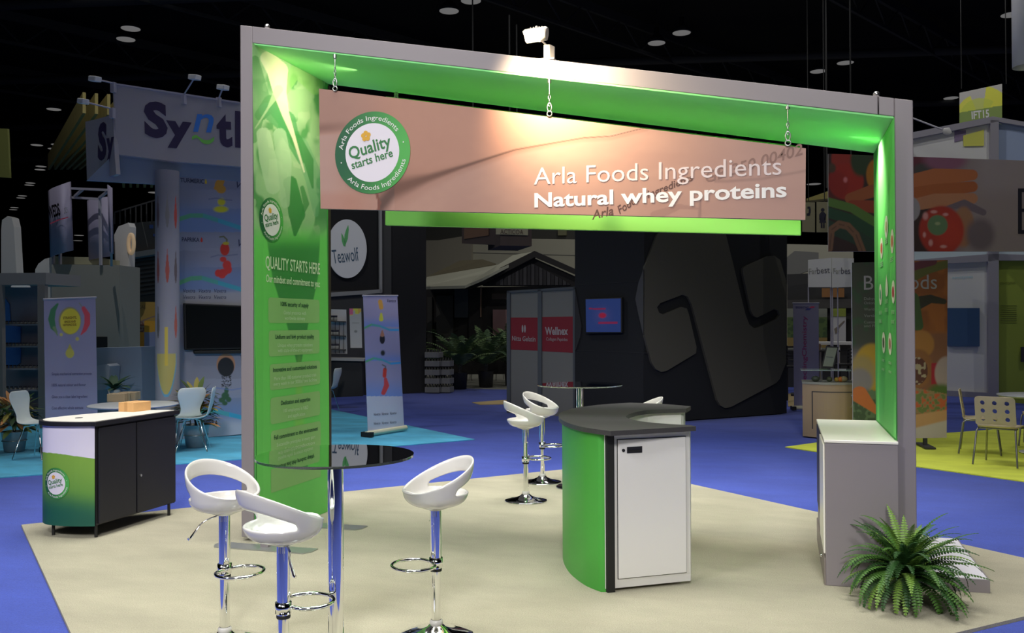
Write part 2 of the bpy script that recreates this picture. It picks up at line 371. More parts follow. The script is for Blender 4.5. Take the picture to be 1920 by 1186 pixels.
# rear edges and steel feet
MB().box((XI, D-.03, .04), (XI+.02, D+.004, zi(XI)-.03)).build('edge_strip', mat('dark_edge', lin((60, 55, 40)), .5), fr)
for k, (x0, x1, y0, y1) in enumerate(((389, 602, 1019, 1035), (560, 690, 983, 990))):
    a = G(x0, (y0+y1)/2); b = G(x1, (y0+y1)/2); Y = (a.y+b.y)/2
    p = thing('foot_plate', ['flat steel foot plate under the front edge of the left post', 'flat steel foot plate under the rear edge of the left post'][k], 'base plate', (a.x, Y, 0))
    wdt = b.x-a.x
    bev(MB().prism([(.04, -.09), (wdt-.04, -.09), (wdt, -.03), (wdt, .07), (.0, .07), (0, -.03)], 0, .008).build('plate', mat('satin_steel', (.42, .43, .42), .4, .7), p), .002)
    MB().box((wdt*.46, .0, .008), (wdt*.54, .05, .10)).build('socket', grey, p)

# ---- badge
def badge(Sf, parent, R, tilt=0, simple=False):
    def P(u, v):
        r = R*(.70+.30*v); a = 2*PI*u; return np.array([Sf(r_*math.cos(a_), r_*math.sin(a_), .002) for r_, a_ in zip(r, a)])
    def C(u, v):
        k = (.5+.5*np.cos(2*PI*u))[:, None]**1.3; return L3((28, 92, 58))*(1-k)+L3((82, 176, 80))*k
    b = paint('badge', parent, P, 64, 2, C)
    n = 48; vs = [Sf(k/6*.715*R*math.cos(2*PI*i/n), k/6*.715*R*math.sin(2*PI*i/n), .003) for k in range(1, 7) for i in range(n)]
    tobj(vs, [tuple(range(n))]+[(k*n+i, k*n+(i+1) % n, (k+1)*n+(i+1) % n, (k+1)*n+i) for k in range(5) for i in range(n)], mat('badge_white', lin((232, 226, 232)), .6), parent, 'badge_centre')
    def arc(s, a0, a1, rad, cap, bottom=False):
        v, f, wd = tmesh(s, 0.0)
        out = []
        for p in v:
            a = math.radians(a0+(a1-a0)*p[0]/wd); r = rad+(-p[1] if bottom else p[1])*cap if not bottom else rad-p[1]*cap
            out.append(Sf(R*r*math.cos(a), R*r*math.sin(a), .004))
        tobj(out, f, ltext, parent)
    arc('Arla Foods Ingredients', 172, 36, .79, .12); arc('Arla Foods Ingredients', -137, -14, .91, .12, True)
    def line(s, a, b, cap, bold):
        v, f, wd = tmesh(s, bold); dx, dz = b[0]-a[0], b[1]-a[1]; L = math.hypot(dx, dz); ux, uz = dx/L, dz/L
        tobj([Sf(R*(a[0]+ux*p[0]/wd*L-uz*p[1]*cap), R*(a[1]+uz*p[0]/wd*L+ux*p[1]*cap), .005) for p in v], f, mat('badge_green_text', lin((60, 125, 72)), .6), parent)
    line('Quality', (-.59, -.13), (.52, .13), .29, .018); line('starts here', (-.53, -.38), (.56, -.12), .20, .016)
    vs = []; fs = []
    for k in range(5):
        a = 2*PI*k/5+.4; c = (-.16+.075*math.cos(a), .41+.075*math.sin(a)); n0 = len(vs)
        vs += [Sf(R*(c[0]+.06*math.cos(2*PI*i/10)), R*(c[1]+.06*math.sin(2*PI*i/10)), .005+.0004*k) for i in range(10)]; fs.append(tuple(range(n0, n0+10)))
    tobj(vs, fs, mat('flower_yellow', lin((222, 170, 60)), .6), parent, 'flower_emblem')
    vs = []; fs = []
    for a in (14, 194):
        a = math.radians(a); n0 = len(vs); vs += [Sf(R*(.85*math.cos(a)+.018*math.cos(2*PI*i/10)), R*(.85*math.sin(a)+.018*math.sin(2*PI*i/10)), .005) for i in range(10)]; fs.append(tuple(range(n0, n0+10)))
    tobj(vs, fs, ltext, parent, 'badge_dot')

# ---- printed left side panel: local frame whose x runs back along the panel, -y is +X world
ls = thing('printed_side_panel', 'green printed fabric panel inside the tall left post with white text boxes', 'banner', (-4.07+XI+.013, FY+.012, 0), PI/2)
def leftart(x, y):
    p = Pic(x, y, L3((112, 212, 98))); n1 = vnoise(x, y, 22, 1); n2 = vnoise(x*1.6, y*.6, 30, 2); n3 = vnoise(x, y*.5, 9, 3)
    top = 1-sst(405, 455, y+8*(n1-.5)); pale = L3((178, 205, 160)); dk = L3((62, 140, 70))
    p.mix(top, L3((150, 190, 138)))
    p.mix(top*sst(.45, .62, n2*.6+n1*.4)*(.85), dk); p.mix(top*sst(.5, .62, n3)*sst(.45, .6, n1)*.5, pale)
    for pts, wd, c, a in (([(478, 110), (486, 180), (474, 260)], [6, 16, 8], dk, .7), ([(487, 215), (505, 190), (545, 262)], [10, 14, 4], dk, .9), ([(498, 205), (530, 225), (560, 300)], [14, 20, 6], (.06, .30, .09), .8),
                          ([(560, 270), (585, 330), (590, 400)], [14, 18, 5], L3((110, 172, 120)), .6), ([(550, 260), (575, 300), (583, 350)], [12, 10, 2], dk, .8),
                          ([(540, 340), (552, 400), (548, 438)], [12, 16, 3], dk, .95), ([(562, 350), (570, 380), (560, 405)], [4, 6, 2], dk, .8), ([(520, 180), (550, 130), (590, 160)], [8, 12, 16], L3((140, 195, 110)), .6)):
        p.stroke(pts, wd, c, a)
    crm = L3((232, 226, 196))
    p.stroke([(500, 108), (516, 130), (520, 170), (530, 210), (546, 255), (566, 320)], [14, 19, 12, 7, 3.5, 1.5], crm, .8)
    p.stroke([(518, 165), (500, 200), (478, 240)], [8, 2, 1], L3((176, 204, 156)), .7)
    p.stroke([(492, 250), (500, 300), (508, 350)], [12, 15, 12], L3((176, 205, 165)), .8)
    p.stroke([(520, 250), (528, 300), (530, 380)], [12, 14, 8], L3((168, 200, 160)), .7)
    # big dark funnel shape
    f = np.interp(y, [380, 450, 520, 600, 690], [50, 50, 43, 22, 2]); m = (1-sst(-1.5, 1.5, np.abs(x-np.interp(y, [450, 690], [548, 556]))-f))*sst(430, 470, y)*(y < 692)
    p.mix(m*.75, L3((42, 118, 62)))
    f = np.interp(y, [650, 800, 900], [4, 14, 20]); m = (1-sst(.3, 1, np.abs(x-556)/f))*sst(650, 700, y)*(1-sst(840, 880, y)); p.mix(m*.45, L3((150, 200, 80)))
    p.mix((1-sst(440, 470, x+0*y))*0, dk); p.mix((x < 492)*sst(420, 470, y)*.25, L3((90, 185, 80)))
    return p.c
paintpx(ls, 'print', [(473, 80), (609, 152), (620, 956), (483, 1013)], 110, 420, leftart, y=-.002)
for x0, x1, ya0, yb0, ya1, yb1 in ((503, 599, 557, 562, 604, 606), (504, 599, 619, 618, 667, 663), (506, 600, 682, 676, 731, 720), (507, 600, 745, 733, 795, 778), (508, 601, 806, 790, 860, 838)):
    pts = []
    q = [LP(ls, x0, ya0, -.003), LP(ls, x1, yb0, -.003), LP(ls, x1, yb1, -.003), LP(ls, x0, ya1, -.003)]
    r = .03; X0, X1 = (q[0][0]+q[3][0])/2, (q[1][0]+q[2][0])/2; Z1 = (q[0][1]+q[1][1])/2; Z0 = (q[2][1]+q[3][1])/2
    for cx, cz, a0 in ((X1-r, Z1-r, 0), (X0+r, Z1-r, 90), (X0+r, Z0+r, 180), (X1-r, Z0+r, 270)):
        for k in range(5): a = math.radians(a0+22.5*k); pts.append((cx+r*math.cos(a), cz+r*math.sin(a)))
    tobj([(a, -.0035, b) for a, b in pts], [tuple(range(len(pts)))], mat('pale_green_box', lin((148, 196, 122)), .7), ls, 'text_box')
q6 = [LP(ls, 508, 878, -.003), LP(ls, 601, 853, -.003), LP(ls, 601, 893, -.003)]
tobj([(q6[0][0], -.0035, q6[2][1]), (q6[1][0], -.0035, q6[2][1]), (q6[1][0], -.0035, q6[1][1]), (q6[0][0], -.0035, q6[1][1])], [(0, 1, 2, 3)], MATS['pale_green_box'], ls, 'text_box')
paleink = mat('pale_ink', lin((205, 225, 190)), .6); dk2 = mat('forest_ink', lin((30, 85, 50)), .6)
T(ls, 'QUALITY STARTS HERE', (498, 502), (600, 514), 23, mat('lime_white_ink', lin((222, 240, 205)), .6), -.006, .012)
T(ls, 'Our mindset and commitment to you:', (499, 528), (600, 538), 14, MATS['lime_white_ink'], -.006, .016)
for s, a, b, c, m, bo in (('100% security of supply', (526, 573), (579, 576), 8, dk2, .02), ('Global presence with', (532, 589), (574, 590), 7, paleink, 0), ('worldwide delivery', (534, 599), (572, 600), 7, paleink, 0),
                          ('Uniform and high product quality', (516, 635), (589, 634), 8, dk2, .02), ('Unique whey proteins solutions', (521, 650), (586, 649), 7, paleink, 0), ('with state-of-the-art equipment', (521, 660), (586, 658), 7, paleink, 0),
                          ('Innovative and customised solutions', (512, 697), (594, 690), 8, dk2, .02), ('More than 100 customer product trials', (514, 713), (593, 705), 7, paleink, 0), ('every week in our 3000m² test facilities', (513, 723), (594, 714), 7, paleink, 0),
                          ('Dedication and expertise', (527, 759), (582, 751), 8, dk2, .02), ('100 employees in R&D', (532, 773), (578, 766), 7, paleink, 0), ('and application', (540, 783), (572, 778), 7, paleink, 0),
                          ('Full commitment to the environment', (514, 824), (596, 806), 8, dk2, .02), ('Sustainable principles in every part', (519, 837), (591, 821), 7, paleink, 0), ('of our production', (530, 846), (590, 832), 7, paleink, 0)):
    T(ls, s, a, b, c, m, -.006, bo)
bc = LP(ls, 509, 412, -.004)
rb = (LP(ls, 509, 371, -.004)[1]-LP(ls, 509, 454, -.004)[1])/2
badge(lambda u, v, o: (bc[0]+u, -.004-o, bc[1]+v), ls, rb)

# ---- printed right side panel (faces left): local x runs towards the viewer
rs = thing('printed_side_panel', 'green printed panel inside the right post with small round pictures', 'banner', (-4.07+RI-.013, BY-.006, 0), -PI/2)
def rightart(x, y):
    p = Pic(x, y, L3((112, 222, 108))); m = (1-sst(.7, 1, np.abs(x-1663)/np.interp(y, [430, 480, 600, 700, 800], [8, 18, 26, 20, 16])))*sst(470, 560, y); return p.mix(m*.5, L3((52, 135, 62))).c
paintpx(rs, 'print', [(1647, 273), (1677, 218), (1680, 822), (1645, 787)], 20, 120, rightart)
for (px, py, rx, ry, c) in ((1662, 425, 3.2, 21, (200, 190, 140)), (1653, 465, 2.6, 20, (215, 90, 60)), (1673, 452, 3.2, 23, (210, 120, 90)), (1651, 552, 2.6, 20, (90, 160, 110)), (1675, 547, 3.2, 22, (180, 40, 50)), (1657, 642, 3, 20, (90, 100, 60)), (1669, 644, 3.2, 21, (170, 120, 90))):
    a = LP(rs, px-rx, py, -.004); b = LP(rs, px+rx, py, -.004); cz = LP(rs, px, py, -.004); h = (LP(rs, px, py-ry, -.004)[1]-LP(rs, px, py+ry, -.004)[1])/2; wx = (b[0]-a[0])/2
    for k, (s, m, yy) in enumerate(((1, cream, -.005), (.55, mat('picture_%d' % px, lin(c), .6), -.0065))):
        tobj([(cz[0]+s*wx*math.cos(2*PI*i/20), yy, cz[1]+s*h*(.9 if k else 1)*math.sin(2*PI*i/20)) for i in range(20)], [tuple(range(20))], m, rs, 'round_picture')
a = LP(rs, 1662.5, 530, -.004); h = LP(rs, 1662.5, 505, -.004)[1]-LP(rs, 1662.5, 548, -.004)[1]; wx = abs(LP(rs, 1666, 530, -.004)[0]-a[0])
tobj([(a[0]+wx*math.sin(t)*math.sin(t/2)**1.5, -.005, a[1]-.1*h-.5*h*math.cos(t)*-1) for t in [2*PI*i/24 for i in range(24)]], [tuple(range(24))], cream, rs, 'drop_emblem')
for px, py in ((1662, 452), (1653, 495), (1672, 486), (1662, 565), (1662, 581), (1651, 586), (1674, 585), (1651, 602), (1674, 603), (1656, 675), (1669, 680), (1656, 692), (1669, 697)):
    a = LP(rs, px-2.6, py-3.5, -.004); b = LP(rs, px+2.6, py+3.5, -.004)
    m = MB()
    for k in range(3): z = b[1]+(a[1]-b[1])*(k+.2)/3; m.box((min(a[0], b[0]), -.006, z), (max(a[0], b[0]), -.004, z+(a[1]-b[1])*.22))
    m.build('caption_lines', mat('caption_ink', lin((150, 205, 140)), .6), rs)

# ---- hanging banners
hbm = mat('banner_edge', lin((120, 112, 112)), .5)
BFY = FY+.03
bn = thing('hanging_banner', 'long tapered hanging banner with round green badge and white lettering on brown paper print', 'banner', (AT(598, 391, BFY).x, BFY, 2.0))
Q = [(598, 166), (1511, 278), (1510, 412), (601, 391)]
lq = [LP(bn, *p, -.002) for p in Q]
bev(MB().slab(lq, 0, .045).build('panel', hbm, bn), .006)
def bannerart(x, y):
    n = vnoise(x, y*2, 60, 4)*.6+vnoise(x, y*1.5, 17, 5)*.25+vnoise(x*.5, y, 7, 6)*.15
    p = Pic(x, y, L3((172, 132, 116))); p.mix((n-.3)*.6, L3((190, 150, 130)))
    up = np.interp(x, [598, 640, 730, 860, 1000, 1150, 1240], [262, 250, 370, 330, 287, 262, 242])    # crease line
    above = 1-sst(-3, 3, y-up)
    p.mix(above*(x > 640)*.55*sst(640, 760, x), L3((176, 124, 100)))
    # upper left darker fold
    p.mix((1-sst(-6, 2, y-np.interp(x, [598, 680], [252, 246])))*(1-sst(640, 760, x))*.55, L3((150, 112, 98)))
    p.mix((1-sst(0, 14, np.abs(y-np.interp(x, [598, 680], [240, 236]))))*(1-sst(600, 720, x))*.5, L3((105, 70, 58)))
    p.mix(sst(-2, 2, y-np.interp(x, [598, 680], [254, 249]))*(1-sst(610, 680, x))*.6, L3((178, 146, 136)))
    # dark wedge beneath the badge and crease
    wd = np.interp(x, [725, 760, 830, 900, 1000, 1245], [34, 26, 11, 5, 2.2, 1.3]); cy = np.interp(x, [725, 760, 860, 1000, 1130, 1180, 1245], [390, 356, 326, 284, 262, 259, 242])
    p.mix((1-sst(.1, 1.15, np.abs(y-cy)/wd))*(x > 724)*(x < 1247)*.9, L3((78, 54, 46)))
    p.mix((1-sst(0, 1, np.abs(y-cy-4)/(wd*2.2+3)))*(x > 760)*(x < 1247)*.35, L3((140, 92, 70)))
    p.mix((1-sst(660, 726, np.abs(x-0)))*sst(350, 372, y)*.3, L3((170, 105, 82))); p.stroke([(722, 365), (728, 380), (724, 398)], 3, L3((120, 74, 60)))
    # right hand folds
    p.mix((1-sst(0, 1, np.abs(y-np.interp(x, [1380, 1440, 1511], [341, 336, 320]))/5))*(x > 1360)*.55, L3((120, 88, 78)))
    p.stroke([(1336, 362), (1335, 410)], 1.6, L3((140, 106, 96))); p.stroke([(1258, 405), (1300, 388), (1334, 392)], [9, 5, 2], L3((150, 112, 100)), .6)
    p.mix(sst(1290, 1440, x)*.35, L3((170, 140, 134)))
    return p.c
paintpx(bn, 'print', Q, 330, 80, bannerart, y=-.003)
brown = mat('brown_ink', lin((92, 62, 54)), .6); faint = mat('faint_brown_ink', lin((140, 108, 98)), .6)
T(bn, 'Arla', (1110, 412), (1151, 402), 17, brown, -.005, .012, .3); T(bn, 'Foods', (1162, 401), (1200, 376), 15, brown, -.005, .01, .3); T(bn, 'Ingredients', (1215, 371), (1301, 337), 13, brown, -.005, .01, .3)
T(bn, 'GB 350 00402', (1325, 342), (1508, 288), 20, faint, -.0045, .01, .3)
T(bn, 'Arla Foods Ingredients', (1001, 346), (1465, 327), 32, mat('soft_white_ink', lin((222, 208, 206)), .6), -.007)
T(bn, 'Natural whey proteins', (1002, 388), (1475, 368.5), 26, ltext, -.008, .024)
bc2 = LP(bn, 698, 286, -.005); rr = (LP(bn, 698, 209, -.005)[1]-LP(bn, 698, 363, -.005)[1])/2
badge(lambda u, v, o: (bc2[0]+u, -.005-o, bc2[1]+v), bn, rr)

B2Y = BY-.03
b2 = thing('hanging_banner', 'plain green rear banner hanging behind the printed one', 'banner', (AT(722, 422, B2Y).x, B2Y, 2.0))
bev(MB().slab([LP(b2, *p, 0) for p in ((723, 180), (1500, 274), (1502, 441), (722, 422))], 0, .045).build('panel', mat('rear_green', lin((140, 212, 100)), .6, noise=.05, nscale=2), b2), .006)
def chain(px, y0, y1, Y, lab):
    a = AT(px, y0, Y); b = AT(px+1, y1, Y); L = a.z-b.z
    t = thing('chain', lab, 'chain', (a.x, Y, b.z))
    m = MB(); m.cyl((0, 0, L), (0, 0, L-.03), .014, 8).tube([(.0, 0, L*.62), (0, 0, L-.03)], .0045, 6); m.build('wire', steel, t)
    n = 4; h = L*.4/n
    for k in range(n):
        zc = L*.62-h*(k+.5); pts = [((.008 if k % 2 else 0)*math.cos(q), (0 if k % 2 else .008)*math.cos(q), zc+h*.62*math.sin(q)) for q in [2*PI*i/10 for i in range(10)]]
        MB().tube(pts, .0035, 5, True).build('chain_link', steel, t)
    MB().tube([(.016*math.cos(q), 0, L*.1+.03*math.sin(q)+.02) for q in [2*PI*i/12 for i in range(12)]], .005, 6, True).build('snap_hook', steel, t)
    MB().tube([(.018*math.cos(q), 0, .0+.018*math.sin(q)) for q in [2*PI*i/12 for i in range(12)]], .005, 6, True).build('ring', steel, t)
for px, y0, y1, l in ((628, 102, 166, 'short steel chain above the round green badge'), (1030, 148, 213, 'brightly lit steel chain under the spotlight'), (1477, 196, 268, 'short steel chain at the right end of the printed banner')):
    chain(px, y0, y1, BFY-.012, l)
chain(743, 172, 183, B2Y, 'little steel chain of the rear banner, behind the badge')

# ---- clip-on spotlight on the header
x, z = LP(fr, 1029, 118, .1)
sp = thing('spotlight', 'white clip-on arm spotlight on top of the frame header', 'spotlight', (-4.07+x, FY+.06, zt(x)))
wp = mat('lamp_white', lin((165, 160, 156)), .4)
bev(MB().box((-.05, -.05, 0), (.06, .05, .012)).build('base_clamp', wp, sp), .003)
bev(MB().prism([(-.02, -.035), (.025, -.035), (.045, .02), (.045, .05), (-.02, .05)], .012, .11).build('mount', wp, sp), .006)
e = AT(1006, 66, FY-.30)-Vector(sp.location)
MB().tube([(0, 0, .10), (-.01, -.02, .12), tuple(Vector((0, 0, .1))*.3+e*.7), (e.x+.02, e.y, e.z-.04)], .007, 8).build('arm', wp, sp)
hd = MB(); hd.tube([(e.x-.078, e.y, e.z-.002), (e.x-.074, e.y, e.z), (e.x+.068, e.y, e.z+.006), (e.x+.074, e.y, e.z+.005)], [.040, .047, .047, .040], 20)
o = hd.build('lamp_head', wp, sp)
m = MB()
for k in range(5): m.box((e.x-.04+.02*k, e.y-.02, e.z+.043), (e.x-.034+.02*k, e.y+.02, e.z+.052))
m.ball((e.x, e.y, e.z+.052), .012, 6); m.build('cooling_fins', mat('lamp_grey', lin((150, 145, 145)), .4), sp)

# ------------------------------------------------------------------ storage box at the right post
sb = thing('storage_cabinet', 'low grey storage cabinet with white top inside the right post', 'cabinet', (.262, 6.157, 0))
W_, D_ = .44, 1.30
bev(MB().box((0, 0, .0), (.436, D_, .915)).build('body', grey, sb), .004)
bev(MB().box((-.006, -.008, .915), (W_-.004, D_+.004, .933)).build('worktop', white, sb), .003)
bev(MB().box((-.006, .62, .30), (.002, D_-.02, .90)).build('dark_panel', black, sb), .002)
bev(MB().box((-.012, .02, .20), (.0, .60, .90)).build('door', white, sb), .003)
bev(MB().box((-.01, .0, .0), (.0, D_, .17)).build('kick_base', mat('grey_kick', lin((140, 130, 125)), .5), sb), .002)
MB().ball((-.016, .25, .13), .012, 6).build('knob', chrome, sb)

pl = thing('display_plinth', 'low grey plinth with glowing white top on the carpet at the right', 'plinth', (.79, 6.246, 0))
hz = 1.68-(1086-604)/(1112-604)*1.68; hz = max(.07, .085)
bx = G(1785, 1008, hz)
X1 = 1.229-.79; 
bev(MB().prism([(0, 0), (X1, 0), (X1+.01, bx.y-6.246), (0, bx.y-6.246)], 0, hz-.004).build('body', grey, pl), .003)
MB().prism([(.012, .012), (X1-.012, .012), (X1-.002, bx.y-6.258), (.012, bx.y-6.258)], hz-.004, hz).build('white_top', mat('plinth_white', lin((240, 238, 245)), .35), pl)

# ------------------------------------------------------------------ reception counter (kidney shaped)
rc = thing('reception_counter', 'kidney-shaped green reception counter with dark top and white door', 'counter', (-1.0, 6.2, 0))
def smooth(pts, n=6, closed=False):
    out = []; m = len(pts)
    for i in range(m-1):
        p0 = Vector((*pts[max(i-1, 0)],)); p1 = Vector(pts[i]); p2 = Vector(pts[i+1]); p3 = Vector(pts[min(i+2, m-1)])
        for k in range(n):
            t = k/n; out.append(tuple(.5*((2*p1)+(p2-p0)*t+(2*p0-5*p1+4*p2-p3)*t*t+(3*p1-p0-3*p2+p3)*t**3)))
    return out+[tuple(pts[-1])]
def off(pts, d):      # inset an open polyline to its right/left
    out = []
    for i, p in enumerate(pts):
        a = Vector(pts[max(i-1, 0)]); b = Vector(pts[min(i+1, len(pts)-1)]); t = (b-a).normalized(); n = Vector((t.y, -t.x)); out.append((p[0]+n.x*d, p[1]+n.y*d))
    return out
RX, RY = -1.0, 6.2
loc = lambda pts: [(a-RX, b-RY) for a, b in pts]
outer = smooth([(-1.10, 5.60), (-1.25, 5.74), (-1.42, 6.02), (-1.54, 6.35), (-1.59, 6.65), (-1.575, 6.95), (-1.50, 7.2), (-1.38, 7.42), (-1.22, 7.58)], 6)
inner = smooth([(-.575, 5.99), (-.80, 6.06), (-.96, 6.20), (-1.065, 6.42), (-1.06, 6.72), (-.97, 6.97), (-.71, 7.15)], 6)
top = [(-.53, 5.93), (-1.015, 5.535)]+outer+[(-.98, 7.55), (-.70, 7.37)]+list(reversed(inner))
bev(MB().prism(loc(top), .992, 1.022).build('worktop', mat('charcoal_speckle', lin((70, 68, 68)), .42, noise=.35, nscale=260), rc), .004)
bo = [(-1.055, 5.64)]+off(outer, .03)[1:]
bi = off(inner, -.03)[1:-1]
bi = [(-.575, 6.02)]+bi+[(-.74, 7.19)]
body = [(-.575, 5.965)]+bo+[(-.98, 7.50), (-.74, 7.32)]+list(reversed(bi))
MB().prism(loc(body), .02, .992).build('carcass', mat('cabinet_white', lin((228, 226, 222)), .38), rc)
# green curved skin on the outside
def skin(pts, z0, z1, th):
    m = MB(); a = loc(pts); b = loc(off(pts, -th)); n = len(a)
    vs = [(x, y, z0) for x, y in a]+[(x, y, z1) for x, y in a]+[(x, y, z0) for x, y in b]+[(x, y, z1) for x, y in b]
    m.add(vs[:2*n], [(i, i+1, n+i+1, n+i) for i in range(n-1)], True); m.add(vs[2*n:], [(i, i+1, n+i+1, n+i) for i in range(n-1)], True)
    m.add([vs[0], vs[n], vs[3*n], vs[2*n]], [(0, 1, 2, 3)]); m.add([vs[n-1], vs[2*n-1], vs[4*n-1], vs[3*n-1]], [(0, 1, 2, 3)]); return m
skp = [(-1.058, 5.650)]+bo[1:]
skin(skp, .0, .99, .006).build('curved_green_panel', mat('counter_green', lin((78, 172, 68)), .42), rc)
d = Vector((-.575+1.055, 5.965-5.64)); Ld = d.length; ang = math.atan2(d.y, d.x)
fd = Matrix.Translation((-1.055-RX, 5.64-RY, 0)) @ Matrix.Rotation(ang, 4, 'Z')
bev(MB().box((-.012, -.016, 0), (.042, .03, .99), fd).build('black_corner_profile', rubber, rc), .003)
dk = mat('gap_black', (.01, .01, .01), .6)
MB().box((.065, -.003, .075), (Ld-.03, .01, .955), fd).build('door_gap', dk, rc)
dr = bev(MB().box((.069, -.010, .079), (Ld-.034, .0, .951), fd).build('door', mat('door_white', lin((238, 236, 233)), .35), rc), .002)
MB().box((.13, -.013, .865), (.235, -.009, .905), fd).build('recessed_pull', black, dr)
MB().box((.142, -.016, .872), (.222, -.012, .884), fd).build('pull_lip', rubber, dr)
MB().cyl(fd @ Vector((.105, -.016, .885)), fd @ Vector((.105, -.009, .885)), .010, 12).build('lock', rubber, dr)
a = fd @ Vector((.0, 0, 0))
# little white mark on the green side
lx = [(-1.625-RX+.05*k, 0) for k in range(2)]

# ------------------------------------------------------------------ folding demo counter on the left
fc = thing('demo_counter', 'portable demo counter with black doors and green and white printed end', 'counter', (-5.24, 6.0, 0))
def cl(pts): return [(a+5.24, b-6.0) for a, b in pts]
cv = smooth([(-5.25, 5.985), (-5.40, 5.94), (-5.58, 5.925), (-5.70, 5.95), (-5.80, 6.03), (-5.83, 6.16), (-5.80, 6.38), (-5.71, 6.62), (-5.57, 6.83), (-5.40, 6.94), (-5.25, 6.97)], 5)
tp = [(-5.215, 5.955)]+off(cv, -.03)[1:-1]+[(-5.215, 7.0)]
bev(MB().prism(cl(tp), .892, .925).build('worktop_edge', black, fc), .003)
MB().prism(cl(off(cv, .0)), .925, .929).build('worktop', white, fc)
MB().prism(cl([(-5.245, 5.995)]+off(cv, .012)[1:-1]+[(-5.245, 6.965)]), .10, .892).build('carcass', black, fc)
n = len(cv); acc = [0]
for i in range(1, n): acc.append(acc[-1]+math.dist(cv[i], cv[i-1]))
def CP(s):
    s = max(0, min(acc[-1], s)); i = max(0, min(n-2, next((k for k in range(n-1) if acc[k+1] >= s), n-2))); t = (s-acc[i])/(acc[i+1]-acc[i])
    p = Vector(cv[i]).lerp(Vector(cv[i+1]), t); tn = (Vector(cv[i+1])-Vector(cv[i])).normalized(); return p, Vector((-tn.y, tn.x))
def Sc(s, z, o):
    p, nn = CP(s); nn = -nn if nn.dot(p-Vector((-5.24, 6.45))) < 0 else nn; return (p.x+nn.x*(o+.003)+5.24, p.y+nn.y*(o+.003)-6.0, z)
def Pw(u, v): return np.array([Sc(a*acc[-1], .095+b*.795, .0) for a, b in zip(u, v)])
def wrapart(u, v):
    z = v*.795; c = L3((232, 226, 242))*np.ones((len(u), 1)); lim = .548+.03*np.cos((u-.22)*9)
    k = sst(0, 1, (lim-z)/.55)[:, None]
    k2 = sst(.45, 1, k[:, 0])[:, None]
    gr = L3((128, 172, 66))*(1-k)+L3((66, 132, 60))*k; gr = gr*(1-k2)+L3((24, 90, 72))*k2
    m = (z < lim)[:, None]; return np.where(m, gr, c)
paint('wrapped_print', fc, Pw, 90, 260, wrapart)
bsx = .328
badge(lambda u, v, o: Sc(bsx-u, .432+v, o+.002), fc, .125)
for k, (y0, y1) in enumerate(((.0, .44), (.445, .96))):
    dd = bev(MB().box((-.004, y0+.012, .11), (.012, y1, .875)).build('door', mat('door_black', lin((37, 37, 44)), .5), fc), .003)
    if k: MB().cyl((.012, .49, .42), (.024, .49, .42), .011, 10).build('lock', steel, dd)
for a, b in ((-5.27, 6.02), (-5.66, 5.99), (-5.24, 6.88), (-5.68, 6.6)):
    MB().cyl((a+5.24, b-6.0, 0), (a+5.24, b-6.0, .10), .013, 10).build('leg', rubber, fc)
MB().lathe([(.0001, 0), (.03, 0), (.03, .002), (.0001, .002)], (-.34, .18, .929), 16).build('cable_hole', rubber, fc)
# cardboard box on it
c0, c1, c2 = G(281, 752, .93), G(214, 770, .93), G(250, 772, .93)
cb = thing('cardboard_box', 'small tan cardboard box standing on the white top of the demo counter', 'box', (c2.x, c2.y, .929), math.atan2(c0.y-c2.y, c0.x-c2.x)+.0)
a1 = Vector((G(283, 768, .93)-c2).to_2d()); a2 = Vector((c1-c2).to_2d()); cb.matrix_basis = Matrix.Translation(cb.location) @ Matrix.Rotation(math.atan2(a1.y, a1.x), 4, 'Z')
wd_, dp_ = a1.length, .17
cm = mat('cardboard', lin((214, 166, 110)), .8, noise=.08, nscale=25)
bev(MB().box((0, 0, 0), (wd_, dp_, .082)).build('carton', cm, cb), .003)
MB().box((wd_*.0-.001, dp_*.4, .0), (wd_+.001, dp_*.6, .083)).build('packing_tape', mat('tape', lin((196, 150, 98)), .35), cb)

# ------------------------------------------------------------------ bar stools and glass table
def stool_shell():
    rx, ry = .190, .182; NA = 72
    def w(a): c = (1-math.cos(a))/2; return c**1.15
    rows = []
    def ring(a, r, z, back): return (ry*r*math.cos(a)*1.0-(back), rx*r*math.sin(a), z)
    rws = []
    A = [2*PI*k/NA for k in range(NA)]
    zr = lambda a: .088+.172*w(a); zb = lambda a: .086-.010*w(a)
    def hz(a): return zr(a)-.062 if zr(a)-.062 > zb(a) else None
    spec = []
    for a in A:
        col = []; bk = .035*w(a)
        z1 = zr(a); z3 = zb(a)
        z2 = max(z1-.060-.030*w(a), z3+.0)
        col.append((1.0, z1, bk)); col.append((1.0-.01, (z1+z2)/2, bk*.85)); col.append((.975, z2, bk*.6)); col.append((.965 if z2 > z3+.003 else .962, min(z3, z2-.004), bk*.15))
        z3 = min(z3, z2-.004)
        for k in range(1, 9):
            t = k/8; r = .965*math.cos(t*PI/2*.96)**.62 if k < 8 else .12; col.append((r, z3*(1-math.sin(t*PI/2))+.0*t, 0))
        spec.append(col)
    R = len(spec[0]); vs = []
    for a, col in zip(A, spec):
        for r, z, bk in col: vs.append(ring(a, r, z, bk))
    fs = []
    for k in range(NA):
        k2 = (k+1) % NA
        for j in range(R-1):
            if j == 2:
                am = (A[k]+PI/NA); 
                if abs(am-PI) < math.radians(82) and zr(am)-.060-.030*w(am) > zb(am)+.012: continue
            fs.append((k*R+j, k*R+j+1, k2*R+j+1, k2*R+j))
    vs.append((0, 0, 0)); n = len(vs)-1
    for k in range(NA): fs.append((k*R+R-1, n, ((k+1) % NA)*R+R-1))
    return MB().add(vs, fs, True)
